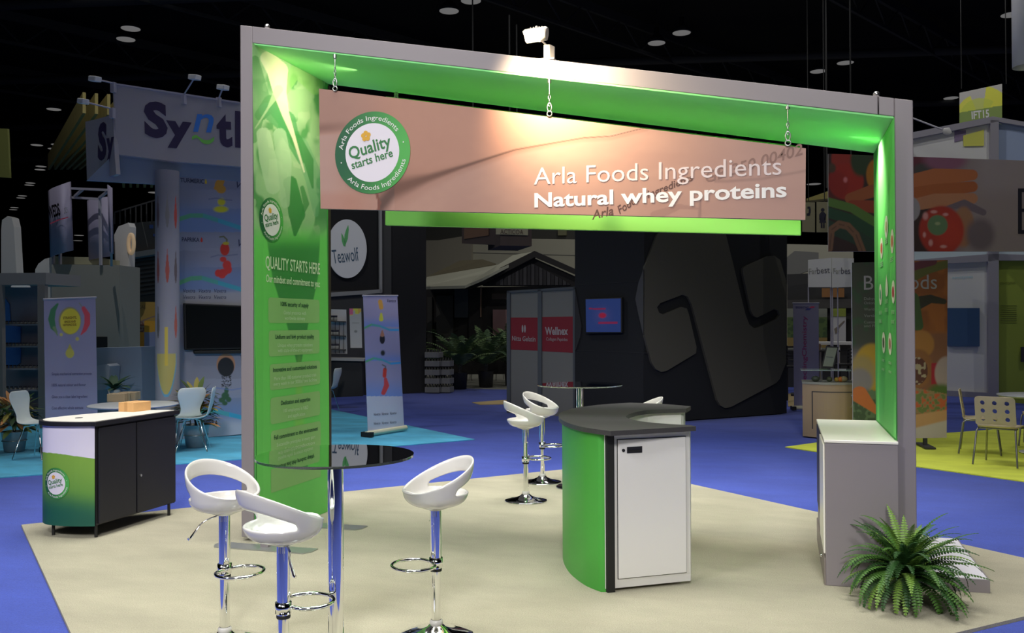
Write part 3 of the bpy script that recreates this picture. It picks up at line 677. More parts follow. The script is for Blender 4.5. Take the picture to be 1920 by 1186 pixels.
def stool(h, name='bar_stool'):
    t = thing(name, 'x', 'stool', group=None)
    sh = stool_shell(); sh.v = [(x, y, z+h) for x, y, z in sh.v]
    s = sh.build('seat_shell', plastic, t); sd = s.modifiers.new('th', 'SOLIDIFY'); sd.thickness = .016; sd.offset = -1; sb_ = s.modifiers.new('ss', 'SUBSURF'); sb_.levels = 1; sb_.render_levels = 1
    MB().lathe([(.085, .012), (.085, .0), (.03, -.02), (.03, -.05), (.0001, -.05)], (0, 0, h), 20).build('mount_plate', steel, t)
    MB().cyl((0, 0, .36), (0, 0, h-.02), .030, 28).build('upper_column', chrome, t)
    MB().cyl((0, 0, .05), (0, 0, .37), .0255, 28).build('lower_column', chrome, t)
    MB().lathe([(.0305, .352), (.032, .356), (.032, .364), (.0305, .368)], n=24).build('rubber_ring', rubber, t)
    MB().lathe([(.028, .065), (.036, .066), (.036, .085), (.028, .092)], n=24).build('white_collar', plastic, t)
    MB().lathe([(.0001, 0), (.20, 0), (.205, .004), (.20, .009), (.15, .018), (.09, .032), (.05, .052), (.032, .07), (.0001, .07)], n=48).build('base_dish', chrome, t)
    pts = [(.03, .028)]+[(.13+.115*math.cos(q), .125*math.sin(q)) for q in [math.radians(140-28*i) for i in range(11)]]+[(.03, -.028)]
    fr_ = MB().tube([(x, y, .40) for x, y in smooth(pts, 3)], .009, 10); fr_.lathe([(.031, .375), (.037, .375), (.037, .425), (.031, .425)], n=20); fr_.build('footrest', chrome, t)
    MB().tube([(0, -.03, h-.015), (-.02, -.09, h-.03), (-.04, -.115, h-.05), (-.05, -.17, h-.115), (-.05, -.185, h-.12)], [.005, .005, .005, .007, .007], 8).build('lever', chrome, t)
    return t
H_ = .70
tabc = G(629, 852, 1.06)
st0 = stool(H_)
sts = [((G(818, 1192).x, G(818, 1192).y), math.radians(226), 'white bar stool right of the glass table, facing left'),
       ((G(421, 958, H_).x, G(421, 958, H_).y), math.radians(-20), 'white bar stool farthest left, facing the glass table'),
       ((G(531, 1014, H_).x, G(531, 1014, H_).y), math.radians(62), 'white bar stool nearest the viewer seen from behind'),
       ((G(986, 938).x, G(986, 938).y), math.radians(35), 'white bar stool nearer one of two left of the reception counter, seen from behind'),
       ((G(1017, 903).x, G(1017, 903).y), math.radians(-18), 'white bar stool farther one of two left of the reception counter, open side visible'),
       ((AT(1203, 760, 9.0).x, 9.0), math.radians(200), 'white bar stool mostly hidden behind the reception counter')]
for i, (p, a, l) in enumerate(sts):
    o = st0 if i == 0 else copy_tree(st0); o['label'] = l; o['group'] = 'white bar stools with chrome columns'
    o.location = (*p, 0); o.rotation_euler = (0, 0, a); o.matrix_basis = Matrix.Translation((*p, 0)) @ Matrix.Rotation(a, 4, 'Z')

def glasstable(p, r, lab, dark=False):
    t = thing('glass_bar_table', lab, 'table', (p.x, p.y, 0))
    gm = mat('table_glass', (.80, .93, .88), .01, trans=1, ior=1.5)
    bev(MB().prism([(r*math.cos(2*PI*i/96), r*math.sin(2*PI*i/96)) for i in range(96)], 1.048, 1.06).build('glass_top', gm, t), .0025, 1)
    MB().cyl((0, 0, .02), (0, 0, 1.038), .038, 32).build('column', chrome, t)
    MB().lathe([(.0001, 1.030), (.06, 1.030), (.10, 1.042), (.10, 1.047), (.0001, 1.047)], n=32).build('top_flange', chrome, t)
    MB().lathe([(.0001, 0), (.25, 0), (.255, .006), (.24, .012), (.12, .03), (.05, .05), (.0001, .05)], n=48).build('base_dish', chrome, t); return t
glasstable(tabc, .375, 'round glass bar table with chrome column among the front stools')

# ------------------------------------------------------------------ fern
fb = G(1698, 1128)
fe = thing('potted_fern', 'bushy green fern in a grey plastic-wrapped pot at the foot of the frame', 'plant', (fb.x, fb.y-.02, 0))
MB().lathe([(.0001, 0), (.075, 0), (.10, .15), (.104, .16), (.092, .16), (.085, .14), (.0001, .14)], n=24).build('pot', mat('grey_pot', lin((120, 122, 120)), .5), fe)
fmat = [mat('fern_a', lin((72, 112, 44)), .5), mat('fern_b', lin((46, 84, 38)), .5), mat('fern_c', lin((112, 148, 60)), .5)]
def frond(L, az, el, droop, m, par, wl=.036, name='frond', base=(0, 0, .15), nl=None):
    mb = MB(); pts = []; d = el; p = Vector(base); n = nl or int(L/.0165); st = L/n
    hx = Vector((math.cos(az), math.sin(az), 0)); sd = Vector((-hx.y, hx.x, 0)); tw = random.uniform(-.5, .5)
    for i in range(n+1):
        pts.append(p.copy()); p = p+(hx*math.cos(d)+Vector((0, 0, 1))*math.sin(d))*st; d -= droop/n*(.4+1.2*i/n)
        if p.z < .015: p.z = .015
    mb.tube(pts[::3]+[pts[-1]], .0016, 3)
    for i in range(3, n+1):
        t = i/n; wdt = wl*min(1, t*3.5)*(1-t**3.0)**.8*random.uniform(.85, 1.1)+.003
        tn = (pts[i]-pts[i-1]).normalized(); up = sd.cross(tn).normalized()
        for s in (-1, 1):
            q = (sd*s*math.cos(tw)+up*math.sin(tw)*s*.4+Vector((0, 0, -.18))).normalized(); o_ = pts[i]; e_ = o_+q*wdt+tn*wdt*.12; h = tn*st*.38
            mb.add([o_-h, o_+q*wdt*.55-h*.9+up*.002, e_, o_+q*wdt*.5+h*1.1+up*.002, o_+h], [(0, 1, 2, 3, 4)])
    return mb.build(name, m, par)
random.seed(11)
for i in range(150):
    az = i*2.39996+random.uniform(-.3, .3); k = i/150
    el = 1.45-1.35*k+random.uniform(-.15, .15); L = random.uniform(.32, .50)*(1 if k > .25 else 1.0)
    frond(L, az, el, random.uniform(1.3, 2.5) if k > .3 else random.uniform(.7, 1.6), fmat[random.choice((0, 0, 1, 1, 2)) if k > .1 else random.choice((0, 2))], fe)
for az, el, L, dr in ((.25, .9, .52, .9), (-.2, .62, .50, 1.1), (.0, .30, .48, .7), (-.9, .25, .48, 1.3)): frond(L, az, el, dr, fmat[0], fe)

# ================================================================== the hall around the booth
def pth(name, label, cat, px, py, deg, Y=None, z=0, group=None):
    p = AT(px, py, Y) if Y else G(px, py, z)
    return thing(name, label, cat, (p.x, p.y, p.z if Y and z == 'p' else (z if z != 'p' else p.z)), math.radians(deg), group)
def hall(name, c, rough=.6, **k): return mat(name, bgc(*c), rough, **k)
hwhite = hall('hall_white', (72, 72, 72)); hlil = hall('hall_lilac_white', (66, 65, 76)); hgrey = hall('hall_grey', (50, 50, 50)); hblack = mat('hall_black', (.016, .016, .018), .6)
hdark = mat('hall_dark', (.05, .05, .055), .6); hsteel = hall('hall_frame_grey', (56, 55, 60), .45); cabm = mat('black_cable', (.02, .02, .02), .6); ink = mat('black_ink', (.012, .012, .03), .6); scr = mat('dark_screen', (.008, .008, .01), .3, ior=1.2)
hgink = hall('grey_ink', (48, 48, 50)); wink = mat('hall_white_ink', (.8, .8, .8), .6)

BGE = .14
# ---- spice booth at the left: graphic wall, round column, sign band
def W(px0, px1, y0, y1, fn, t, nx, nz, name='print', q=None, y=-.002): return paintpx(t, name, q or [(px0, y0), (px1, y0), (px1, y1), (px0, y1)], nx, nz, fn, y)
sw = pth('graphic_wall', 'pale wall with spice pictures, dark screen and blue green waves behind the left post', 'wall panel', 369, 820, 47.8)
poly(sw, 'wall_board', [(335, 300), (596, 330), (596, 801), (335, 824)], hlil, 0, .12)
def spice(x, y):
    p = Pic(x, y, B3((60, 60, 68)))
    for y0, y1 in ((345, 410), (455, 530), (700, 775)):
        m = ((y > y0)&(y < y1+25)); p.mix(m*sst(y0+20, y1, y)*.75, B3((46, 60, 84)))
        p.mix((y > y0+10)*(y < y0+46)*sst(0, 60, x-340)*.3, B3((74, 74, 84)))
    p.mix((y > 432-25*0)*(y < 470)*sst(430, 445, y)*.6, B3((68, 68, 76))); p.mix(sst(540, 552, y)*(y < 572), B3((70, 70, 74))); p.mix(sst(775, 800, y), B3((82, 84, 92)))
    for pts in ([(335, 411), (356, 404), (378, 404), (405, 413), (455, 430), (596, 470)], [(335, 531), (356, 522), (376, 521), (405, 530), (455, 545), (596, 580)], [(335, 780), (366, 771), (395, 770), (425, 777), (462, 786), (596, 800)]):
        for i in range(len(pts)-1):
            k = min(1, max(0, (pts[i][0]-350)/90)); p.curve(pts[i:i+2], 4.2, B3((40, 74, 52))*(1-k)+B3((16, 72, 104))*k, .4)
    # turmeric, chilli, spoon of pepper with leaves
    for c in ((404, 345, 5, 9), (412, 341, 4, 9), (410, 354, 9, 8), (401, 352, 4, 4)): p.ell(*c, B3((92, 64, 20)), .12, .3)
    p.ell(411, 378, 7, 7, B3((96, 90, 14)), .3); p.ell(410, 392, 13, 6, B3((100, 94, 16)), .3)
    p.stroke([(388, 373), (402, 371), (418, 374), (430, 375)], 1, B3((40, 44, 60)), .7); p.stroke([(392, 482), (405, 478), (420, 479), (440, 477)], 1, B3((40, 44, 60)), .7)
    p.ell(417, 467, 8.5, 12, B3((92, 20, 14)), .1); p.stroke([(420, 457), (421, 449), (415, 443), (408, 444)], 1.3, B3((44, 44, 22))); p.ell(419, 456, 6, 3, B3((90, 80, 20)), .2)
    for c in ((414, 486, 6, 5), (421, 497, 8, 9), (424, 505, 6, 8), (414, 511, 9, 7), (405, 512, 6, 7), (412, 518, 6, 4)): p.ell(*c, B3((104, 22, 20)), .15)
    p.ell(419, 683, 17, 21, B3((84, 58, 42)), .05); p.stroke([(419, 660), (419, 672)], [1, 9], B3((84, 58, 42))); p.ell(419, 688, 15, 18, (.02, .02, .025), .05)
    n = vnoise(x, y, 1.4, 8); p.mix((n > .55)*(np.abs(x-420) < 9)*(y > 702)*(y < 726)*.9, (.02, .02, .02))
    for c in ((420, 732, 4, 6), (418, 742, 7, 7), (412, 750, 6, 5), (424, 749, 5, 5), (417, 756, 5, 4)): p.ell(*c, B3((20, 38, 24)), .2)
    p.stroke([(385, 730), (400, 727), (430, 731), (459, 726)], 1.1, B3((40, 52, 80)), .7)
    return p.c
paintpx(sw, 'print', [(335, 300), (596, 330), (596, 801), (335, 824)], 260, 420, spice, -.003)
scol = hall('slate_ink', (20, 22, 34))
for s, a, b, c in (('TURMERIC', (338, 341), (383, 344), 8), ('PAPRIKA', (341, 452), (374, 453), 7.5), ('PEPPER', (375, 797), (402, 795), 8.5)): T(sw, s, a, b, c, scol, -.006, .02)
for px, py, c in ((386, 340, (100, 80, 20)), (378, 449, (96, 26, 20)), (405.5, 792, (20, 20, 20))):
    a = LP(sw, px, py, -.006); tobj([(a[0]+.022*math.sin(q)*math.sin(q/2), -.006, a[1]+.04*math.cos(q)) for q in [2*PI*i/14 for i in range(14)]], [tuple(range(14))], hall('drop%d' % px, c), sw, 'drop_emblem')
T(sw, 'Vé', (443, 352), (462, 354), 14, scol, -.006, 0, .3); T(sw, 'Vé', (446, 462), (464, 464), 14, scol, -.006, 0, .3); T(sw, 'Vé', (451, 677), (466, 677), 12, scol, -.006, 0, .3)
for r in (548, 560):
    for k in range(3): T(sw, 'Vextra', (344+29*k, r), (366+29*k, r), 7, scol, -.006, 0, .3)
tv = pth('television', 'large black switched-off screen on the spice picture wall', 'television', 369, 820, 47.8); tv.matrix_basis = sw.matrix_basis.copy(); 
bev(poly(tv, 'screen_housing', [(345, 568), (560, 577), (560, 652), (347, 656)], rubber, -.09, .08, yref=-.09), .01)
poly(tv, 'screen', [(348, 571), (557, 580), (557, 649), (350, 653)], scr, -.094, .004)
sbr = pth('soundbar', 'narrow black soundbar below the switched-off screen', 'soundbar', 369, 820, 47.8); sbr.matrix_basis = sw.matrix_basis.copy()
bev(poly(sbr, 'bar', [(364, 657), (530, 655), (530, 662), (365, 663)], rubber, -.10, .09, yref=-.1), .01)

cc = G(317, 834); colr = .165
rcn = thing('round_column', 'pale round column printed with rows of brown spice drops', 'column', (cc.x-.1, cc.y+.1, 0))
I_ = Vector((rcn.location.x, rcn.location.y)); dist_ = I_.length
ztop = EYE+(606-328)/FPX*dist_*.98
MB().cyl((0, 0, 0), (0, 0, ztop), colr-.004, 40).build('shaft', hlil, rcn)
a0 = math.atan2(-I_.y, -I_.x)
def colP(u, v): a = a0+(u-.5)*PI*.98; return np.stack([colr*np.cos(a), colr*np.sin(a), v*ztop], 1)
def colart(u, v):
    x = (u-.5)*2*1.54; y = (1-v)*ztop; p = Pic(x, y, B3((66, 65, 70)))
    p.mix((1-sst(.0, .9, np.abs(y-.3)))*.6, B3((40, 40, 46)))
    H = ztop
    for fy, c in ((.08, ((40, 32, 34), (52, 50, 50), (78, 28, 24))), (.28, ((60, 32, 30), (78, 34, 28), (46, 40, 40))), (.48, ((40, 40, 40), (66, 66, 70), (80, 40, 34)))):
        for k, xx in enumerate((-.85, 0, .75)):
            if fy == .48 and k == 1: continue
            yc = H*fy+.22
            ww = .22*np.clip((y-yc+.22)/.35, 0, 1)**1.2*np.sqrt(np.clip((yc+.30-y)/.22, 0, 1)); m = np.clip(1-np.abs(x-xx)/(ww+1e-4), 0, 1)*(ww > .01); p.mix(sst(0, .25, m), B3(c[k]))
    # yellow drop low down
    yc = H*.70; m = np.clip(1-np.abs(x+.1)/(.95*np.sqrt(np.clip((yc+.50-y)/.45, 0, 1))*(y > yc-.12)+1e-4), 0, 1)*(y < yc+.49)*(y > yc-.12); p.mix(sst(0, .1, m), B3((44, 74, 90)))
    m = np.clip(1-np.abs(x+.13)/(.92*np.sqrt(np.clip((yc+.46-y)/.45, 0, 1))*(y > yc-.12)+1e-4), 0, 1)*(y < yc+.45)*(y > yc-.12); p.mix(sst(0, .1, m), B3((84, 78, 44)))
    m = np.clip(1-np.abs(x+.1)/(.16*(y > yc-.5)*(y < yc+.05)+1e-4), 0, 1)*(y > yc-.5)*(y < yc+.05); p.mix(sst(0, .2, m), B3((96, 84, 30)))
    return p.c
paint('print', rcn, colP, 60, 300, colart)

sg = pth('sign_band', 'large pale sign band with dark and blue logo letters above the spice wall', 'sign', 330, 250, 47.8, Y=11.1, z=0)
poly(sg, 'front_face', [(213, 155), (330, 176), (450, 192), (610, 212), (610, 330), (450, 312), (330, 303), (218, 289)], hall('sign_white', (66, 65, 69)), 0, .10)
poly(sg, 'lower_fascia', [(214, 288), (330, 302), (450, 311), (610, 328), (610, 352), (335, 330), (302, 346), (163, 338)], hall('pale_blue_fascia', (50, 56, 66)), .12, .06, yref=.12)
poly(sg, 'edge_trim', [(213, 155), (450, 191), (450, 194), (213, 158)], hsteel, -.02, .14, yref=-.02)
dk_ = hall('deep_violet_ink', (18, 14, 30)); blu = hall('blue_logo_ink', (22, 52, 92)); grn = hall('green_logo_ink', (50, 88, 36))
T(sg, 'S', (271, 252), (315, 255), 60, dk_, -.005, .05); T(sg, 'y', (312, 258), (360, 262), 46, dk_, -.005, .05)
T(sg, 'n', (362, 246), (402, 248), 50, blu, -.005, .01, .25); T(sg, 't', (407, 270), (436, 272), 62, dk_, -.005, .045); T(sg, 'hi', (441, 272), (505, 278), 62, dk_, -.005, .045)
tl = [LP(sg, x, y, -.005) for x, y in smooth([(360, 256), (368, 253), (380, 261), (392, 262), (402, 256)], 5)]
bt = [LP(sg, x, y, -.005) for x, y in smooth([(360, 262), (370, 259), (380, 268), (392, 270), (401, 264)], 5)]
tobj([(a[0], -.005, a[1]) for a in tl+bt[::-1]], [tuple(range(len(tl)+len(bt)))], grn, sg, 'logo_swoosh')
c_ = LP(sg, 213, 160, 0); pw = wm(sg) @ Vector((c_[0], 0, 0))
sg2 = thing('sign_band', 'side face of the pale sign band with the letters S and y', 'sign', (pw.x, pw.y, 0), math.radians(-25))
poly(sg2, 'front_face', [(160, 228), (178, 224), (197, 219), (212, 213), (215, 289), (218, 326), (212, 329), (163, 337)], MATS['sign_white'], 0, .06)
T(sg2, 'S', (183, 297), (199, 294), 62, dk_, -.005, .05); T(sg2, 'y', (199, 291), (213, 288), 44, dk_, -.005, .05)
def armlight(base, head, Y, hw, lab):
    a = LP(sg, *base, -.02); a = wm(sg) @ Vector((a[0], -.0, a[1])); b = AT(*head, a.y-.35); t = thing('arm_light', lab, 'lamp', tuple(a)); e = b-a
    MB().box((-.03, -.03, -.08), (.03, .03, .06)).build('clamp', hsteel, t); MB().tube([(0, 0, .05), e], .012, 6).build('arm', hsteel, t)
    d = Vector((hw, -.05, -.03)); m = MB(); m.bar(e-d*.5, e+d*.5, .10, .07); bev(m.build('lamp_head', hwhite, t), .01)
armlight((213, 162), (178, 148), 10.2, .16, 'arm light at the top left corner of the big sign band'); armlight((211, 210), (156, 190), 10.2, .14, 'arm light over the side face of the sign band')
armlight((345, 184), (365, 145), 10.9, .16, 'arm light on top of the sign band above the letters'); armlight((411, 190), (418, 164), 11.2, .16, 'arm light on the sign band nearest the grey frame')

# wooden slats hanging behind
woodm = hall('slat_wood', (62, 56, 30), .6, noise=.2, nscale=4)
sl = thing('slatted_canopy', 'hanging canopy of long wooden slats behind the sign band', 'canopy', tuple(G(92, 318, 6.0)))
z6 = 6.0
for k in range(12):
    if k < 6: a = G(92+11.5*k, 318, z6); b = G(158+23*k, 212+1.5*k, z6+.0)
    else: a = G(232+13*(k-6), 352, 5.2); b = G(228+17*(k-6), 300, 5.2)
    d = (b-a); a = a-Vector(sl.location); b = a+d*(1.0 if k < 6 else .6)
    m = MB(); dd = Vector((d.x, d.y, 0)).normalized(); nn = Vector((-dd.y, dd.x, 0))*.03
    vs = [a-nn, a+nn, b+nn, b-nn]; vs = vs+[v+Vector((0, 0, .42)) for v in vs]
    m.add(vs, [(0, 1, 2, 3), (4, 7, 6, 5), (0, 4, 5, 1), (1, 5, 6, 2), (2, 6, 7, 3), (3, 7, 4, 0)]).build('slat', woodm, sl)

# twin banner tower and the kiosk under it
def curved_banner(name, lab, pts_top, pts_bot, Y, bulge, m):
    a = AT(*pts_top[0], Y); t = thing(name, lab, 'banner', tuple(AT(*pts_bot[0], Y)))
    N = 12; mb = MB(); vs = []
    for k in range(N+1):
        s = k/N; yy = Y-bulge*math.sin(PI*s)
        tp_ = AT(pts_top[0][0]+(pts_top[1][0]-pts_top[0][0])*s, pts_top[0][1]+(pts_top[1][1]-pts_top[0][1])*(s**.7), yy); bt_ = AT(pts_bot[0][0]+(pts_bot[1][0]-pts_bot[0][0])*s, pts_bot[0][1]+(pts_bot[1][1]-pts_bot[0][1])*(s**.7), yy)
        vs += [bt_-Vector(t.location), tp_-Vector(t.location)]
    mb.add(vs, [(2*k, 2*k+2, 2*k+3, 2*k+1) for k in range(N)], True); o = mb.build('fabric', m, t); sd = o.modifiers.new('s', 'SOLIDIFY'); sd.thickness = .02; return t
fab = hall('banner_fabric', (66, 64, 76))
cb1 = curved_banner('curved_banner', 'tall curved white banner with logo on the left of the banner tower', ((90, 358), (133, 340)), ((94, 482), (138, 469)), 15.2, .25, fab)
t = thing('print_logo', 'x', 'x', tuple(cb1.location)); bpy.data.objects.remove(t)
t_ = cb1; t_.matrix_basis = Matrix.Translation(t_.location)
T(cb1, 'WEDS', (93, 409), (114, 402), 22, ink, -.30, .03, .1); T(cb1, 'FOODS', (115, 402), (128, 398), 11, hgink, -.22)
T(cb1, 'WEDS', (93, 409), (114, 402), 22, ink, -.30, .03, .1, name='lettering')
rl = [LP(cb1, x, y, -.31) for x, y in ((94, 418), (110, 411), (128, 406), (128, 408), (110, 413), (94, 420))]; tobj([(a, -.31, b) for a, b in rl], [tuple(range(6))], hall('red_logo_ink', (84, 26, 40)), cb1, 'logo_line')
curved_banner('curved_banner', 'curved white banner on the right of the banner tower', ((201, 346), (211, 352)), ((205, 470), (213, 476)), 14.4, .12, fab)
curved_banner('curved_banner', 'flat rear white banner of the banner tower', ((163, 376), (205, 368)), ((166, 488), (208, 480)), 15.6, .1, fab)
tw = thing('banner_truss', 'thin grey truss frame joining the white banners of the tower', 'truss', (AT(187, 495, 15.3).x, 15.3, AT(187, 495, 15.3).z-.02))
O3 = Vector(tw.location); q = lambda x, y, Y: AT(x, y, Y)-O3
for k, (a, b) in enumerate((((133, 353, 15.1), (203, 356, 15.0)), ((133, 370, 15.3), (186, 373, 15.3)), ((186, 371, 15.3), (205, 356, 15.0)), ((140, 368, 15.3), (156, 354, 15.1)), ((187, 371, 15.3), (189, 497, 15.3)), ((209, 470, 14.6), (209, 497, 15.2)), ((113, 470, 15.3), (113, 497, 15.3)), ((100, 475, 15.3), (100, 497, 15.3)))):
    MB().bar(q(*a), q(*b), .045).build('bar', hsteel, tw)
kb = pth('kiosk_block', 'big warm grey kiosk block under the white banner tower', 'kiosk', 150, 790, 10, Y=15.3)
poly(kb, 'front', [(97, 495), (224, 497), (224, 790), (97, 790)], hall('kiosk_grey', (60, 60, 57)), 0, .8)
poly(kb, 'top_light_cove', [(100, 480), (178, 482), (205, 486), (205, 496), (100, 495)], hall('cove_cream', (70, 70, 58)), .3, .4, yref=.3)
poly(kb, 'rounded_side', [(66, 505), (72, 494), (84, 485), (100, 481), (100, 560), (66, 560)], hwhite, .5, .3, yref=.5)
poly(kb, 'opening', [(181, 631), (201, 631), (201, 652), (181, 652)], hblack, -.01, .01)
def wcol(name, lab, pts, Y, m, th=.2):
    p = AT(pts[0][0], pts[0][1], Y); t = thing(name, lab, 'column', (p.x, Y, 0)); poly(t, 'body', pts, m, 0, th); return t
wc = wcol('curved_pillar', 'curvy white pillar rising behind the display shelves far left', [(2, 430), (4, 412), (14, 405), (22, 408), (26, 425), (31, 515), (31, 640), (2, 640)], 16.5, hwhite)
wc = wcol('curved_pillar', 'curvy white pillar right of the grey kiosk block', [(214, 440), (222, 424), (236, 419), (240, 417), (243, 425), (240, 520), (243, 650), (243, 760), (226, 760), (226, 500), (215, 500)], 16.2, hwhite)
MB().tube([(LP(wc, 246+5*math.cos(q_), 457, -.05)[0], -.05, LP(wc, 246, 457+18*math.sin(q_), -.05)[1]) for q_ in [2*PI*i/20 for i in range(20)]], .04, 6, True).build('ring_lamp', mat('ring_lamp', (.8, .6, .4), .5, emit=(1, .7, .4, .12)), wc)
yg = wcol('hanging_sign', 'olive yellow hanging sign cut by the left picture edge', [(-30, 240), (14, 241), (18, 333), (-30, 330)], 16, hall('olive_sign', (48, 50, 24)), .05)
# dark building with rail behind
db = pth('dark_kiosk', 'dark two-storey kiosk with blue letters behind the white pillar', 'kiosk', 272, 740, 20, Y=20.5)
poly(db, 'upper_wall', [(242, 418), (305, 413), (305, 470), (242, 478)], hall('kiosk_slate', (30, 30, 30)), -.1, .5, yref=-.1); poly(db, 'wall', [(242, 478), (305, 468), (305, 760), (242, 760)], hall('kiosk_dark', (20, 20, 20)), .1, .5, yref=.1)
poly(db, 'ledge', [(240, 474), (305, 464), (305, 474), (240, 484)], hgrey, -.3, .4, yref=-.3)
for i in range(9): poly(db, 'slat', [(244, 488+8*i), (304, 480+8*i), (304, 484+8*i), (244, 492+8*i)], hall('kiosk_slat', (27, 27, 27)), .06, .04, yref=.06)
bl_ = hall('blue_sign', (24, 36, 66))
for x0, y0, x1, y1 in ((280, 421, 287, 428), (293, 420, 301, 428), (287, 438, 302, 443), (292, 443, 300, 450)): rectpx(db, 'blue_sign_tile', x0, y0, x1, y1, bl_, -.12, .02)
rectpx(db, 'poster', 247, 428, 253, 445, hwhite, -.13, .02); rectpx(db, 'orange_sign', 296, 519, 305, 541, hall('orange_sign', (90, 52, 16)), .0, .04)
m = MB()
for i in range(10): x = 215+10*i; m.bar((LP(db, x, 412, .2)[0], .2, LP(db, x, 420, .2)[1]), (LP(db, x, 412, .2)[0], .2, LP(db, x, 398-.3*(x-215), .2)[1]), .03)
m.bar((*[LP(db, 215, 398, .2)[0]], .2, LP(db, 215, 398, .2)[1]), (LP(db, 305, 371, .2)[0], .2, LP(db, 305, 371, .2)[1]), .04); m.build('railing', hdark, db, kind='stuff')
# yellow checker banner and brown counter behind
yb = pth('checker_panel', 'orange and white chequered picture panel behind the left counter area', 'panel', 272, 745, 15, Y=17.0)
def checker(x, y):
    p = Pic(x, y, B3((74, 58, 26))); p.mix(sst(600, 570, y) if False else (y < 600)*.6*(1-sst(242, 280, x)), B3((72, 64, 46)))
    p.rect(243, 601, 271, 622, B3((46, 28, 24))); n = vnoise(x, y, 3, 3); p.mix((n > .55)*(x < 271)*(y > 601)*(y < 622), B3((60, 52, 48)))
    p.rect(271, 601, 305, 622, B3((92, 66, 18))); p.rect(243, 622, 271, 650, B3((90, 60, 18))); p.rect(271, 622, 293, 650, B3((56, 60, 78))); p.rect(293, 622, 306, 650, B3((70, 74, 70)))
    p.ell(300, 634, 5, 9, B3((26, 60, 36)), .3); p.curve([(243, 604), (265, 602), (285, 594), (306, 590)], 1.2, B3((56, 46, 44))); p.ell(299, 572, 6, 6, B3((54, 44, 36)), .2); return p.c
poly(yb, 'board', [(242, 565), (306, 566), (306, 651), (242, 650)], hwhite, 0, .06); paintpx(yb, 'print', [(242, 565), (306, 566), (306, 651), (242, 650)], 64, 80, checker, -.003)
T(yb, 'IBERCAL', (243, 580), (274, 578), 7, hall('tan_ink', (46, 34, 24)), -.006)
bc_ = pth('brown_counter', 'dark brown counter front seen beside the round column', 'counter', 285, 742, 8, Y=18.5)
poly(bc_, 'front', [(262, 660), (275, 661), (290, 667), (308, 678), (308, 713), (266, 713)], hall('dark_brown', (28, 21, 19)), 0, .4)
# reception desk of the left booth with peace lily
rd = pth('white_desk', 'pale blue white reception desk with a green plant in front', 'desk', 230, 805, 12, Y=11.6)
poly(rd, 'front', [(176, 652), (265, 650), (268, 800), (176, 812)], hall('desk_blue_white', (56, 62, 70)), 0, .5)
poly(rd, 'rounded_pod', [(176, 686), (200, 682), (206, 686), (203, 722), (196, 730), (176, 732)], hall('pod_white', (66, 70, 76)), -.35, .3, yref=-.35)

def leafobj(L, w_, m, bend=.3, name='leaf'):
    mb = MB(); n = 5; vs = []
    for i in range(n+1):
        t = i/n; ww = w_*math.sin(PI*min(1, t*.92+.06))**.8*.5; z = -bend*L*t*t; x = L*t*(1-.2*bend*t); vs += [(x, -ww, z), (x, 0, z-.12*ww), (x, ww, z)]
    fs = []
    for i in range(n): fs += [(3*i, 3*i+3, 3*i+4, 3*i+1), (3*i+1, 3*i+4, 3*i+5, 3*i+2)]
    return mb.add(vs, fs, True)
def placeleaf(mesh, par, az, el, loc, s=1, roll=0, name='leaf'):
    o = bpy.data.objects.new(name, mesh); COL.objects.link(o); o.parent = par; o.location = loc; o.rotation_euler = (roll, -el, az); o.scale = (s, s, s); return o
def leafmesh(L, w_, m, bend): o = leafobj(L, w_, m, bend).build('leaf', m); me = o.data; bpy.data.objects.remove(o); return me
lg = hall('lily_green', (20, 34, 22)); lm = leafmesh(.30, .10, lg, .5)
pp = AT(214, 730, 11.1)
ply = thing('peace_lily', 'dark green leafy plant at the pale desk behind the cardboard boxes', 'plant', (pp.x, 11.1, pp.z-.12))
MB().lathe([(.0001, 0), (.07, 0), (.09, .12), (.0001, .12)], n=16).build('pot', hwhite, ply)
for i in range(16): placeleaf(lm, ply, i*2.4, .5+.9*((i*7) % 10)/10, (0, 0, .12), .8+.5*((i*3) % 5)/5)

# round white table, cartons, shell chairs, crotons
tp0 = G(250, 757, .74)
rt = thing('round_table', 'round white table beyond the black-doored demo counter', 'table', (tp0.x, tp0.y, 0))
hw2 = hall('table_white', (70, 72, 74), .35)
MB().lathe([(.0001, .715), (.50, .715), (.52, .725), (.52, .735), (.50, .74), (.0001, .74)], n=48).build('tabletop', hw2, rt); MB().cyl((0, 0, 0), (0, 0, .715), .04, 16).build('column', hsteel, rt); MB().lathe([(.0001, 0), (.28, 0), (.28, .01), (.0001, .03)], n=32).build('base', hsteel, rt)
for k, (x, y) in enumerate(((222, 752), (242, 749))):
    p = G(x, y, .74); b = thing('cardboard_box', ['left grey brown carton on the round white table', 'right grey brown carton on the round white table'][k], 'box', (p.x, p.y, .74), .3)
    bev(MB().box((-.11, -.08, 0), (.11, .10, .10)).build('carton', hall('dim_cardboard', (66, 58, 46), .8), b), .004); MB().box((-.111, -.0, .0), (.111, .02, .1015)).build('packing_tape', hall('dim_tape', (58, 50, 38)), b)
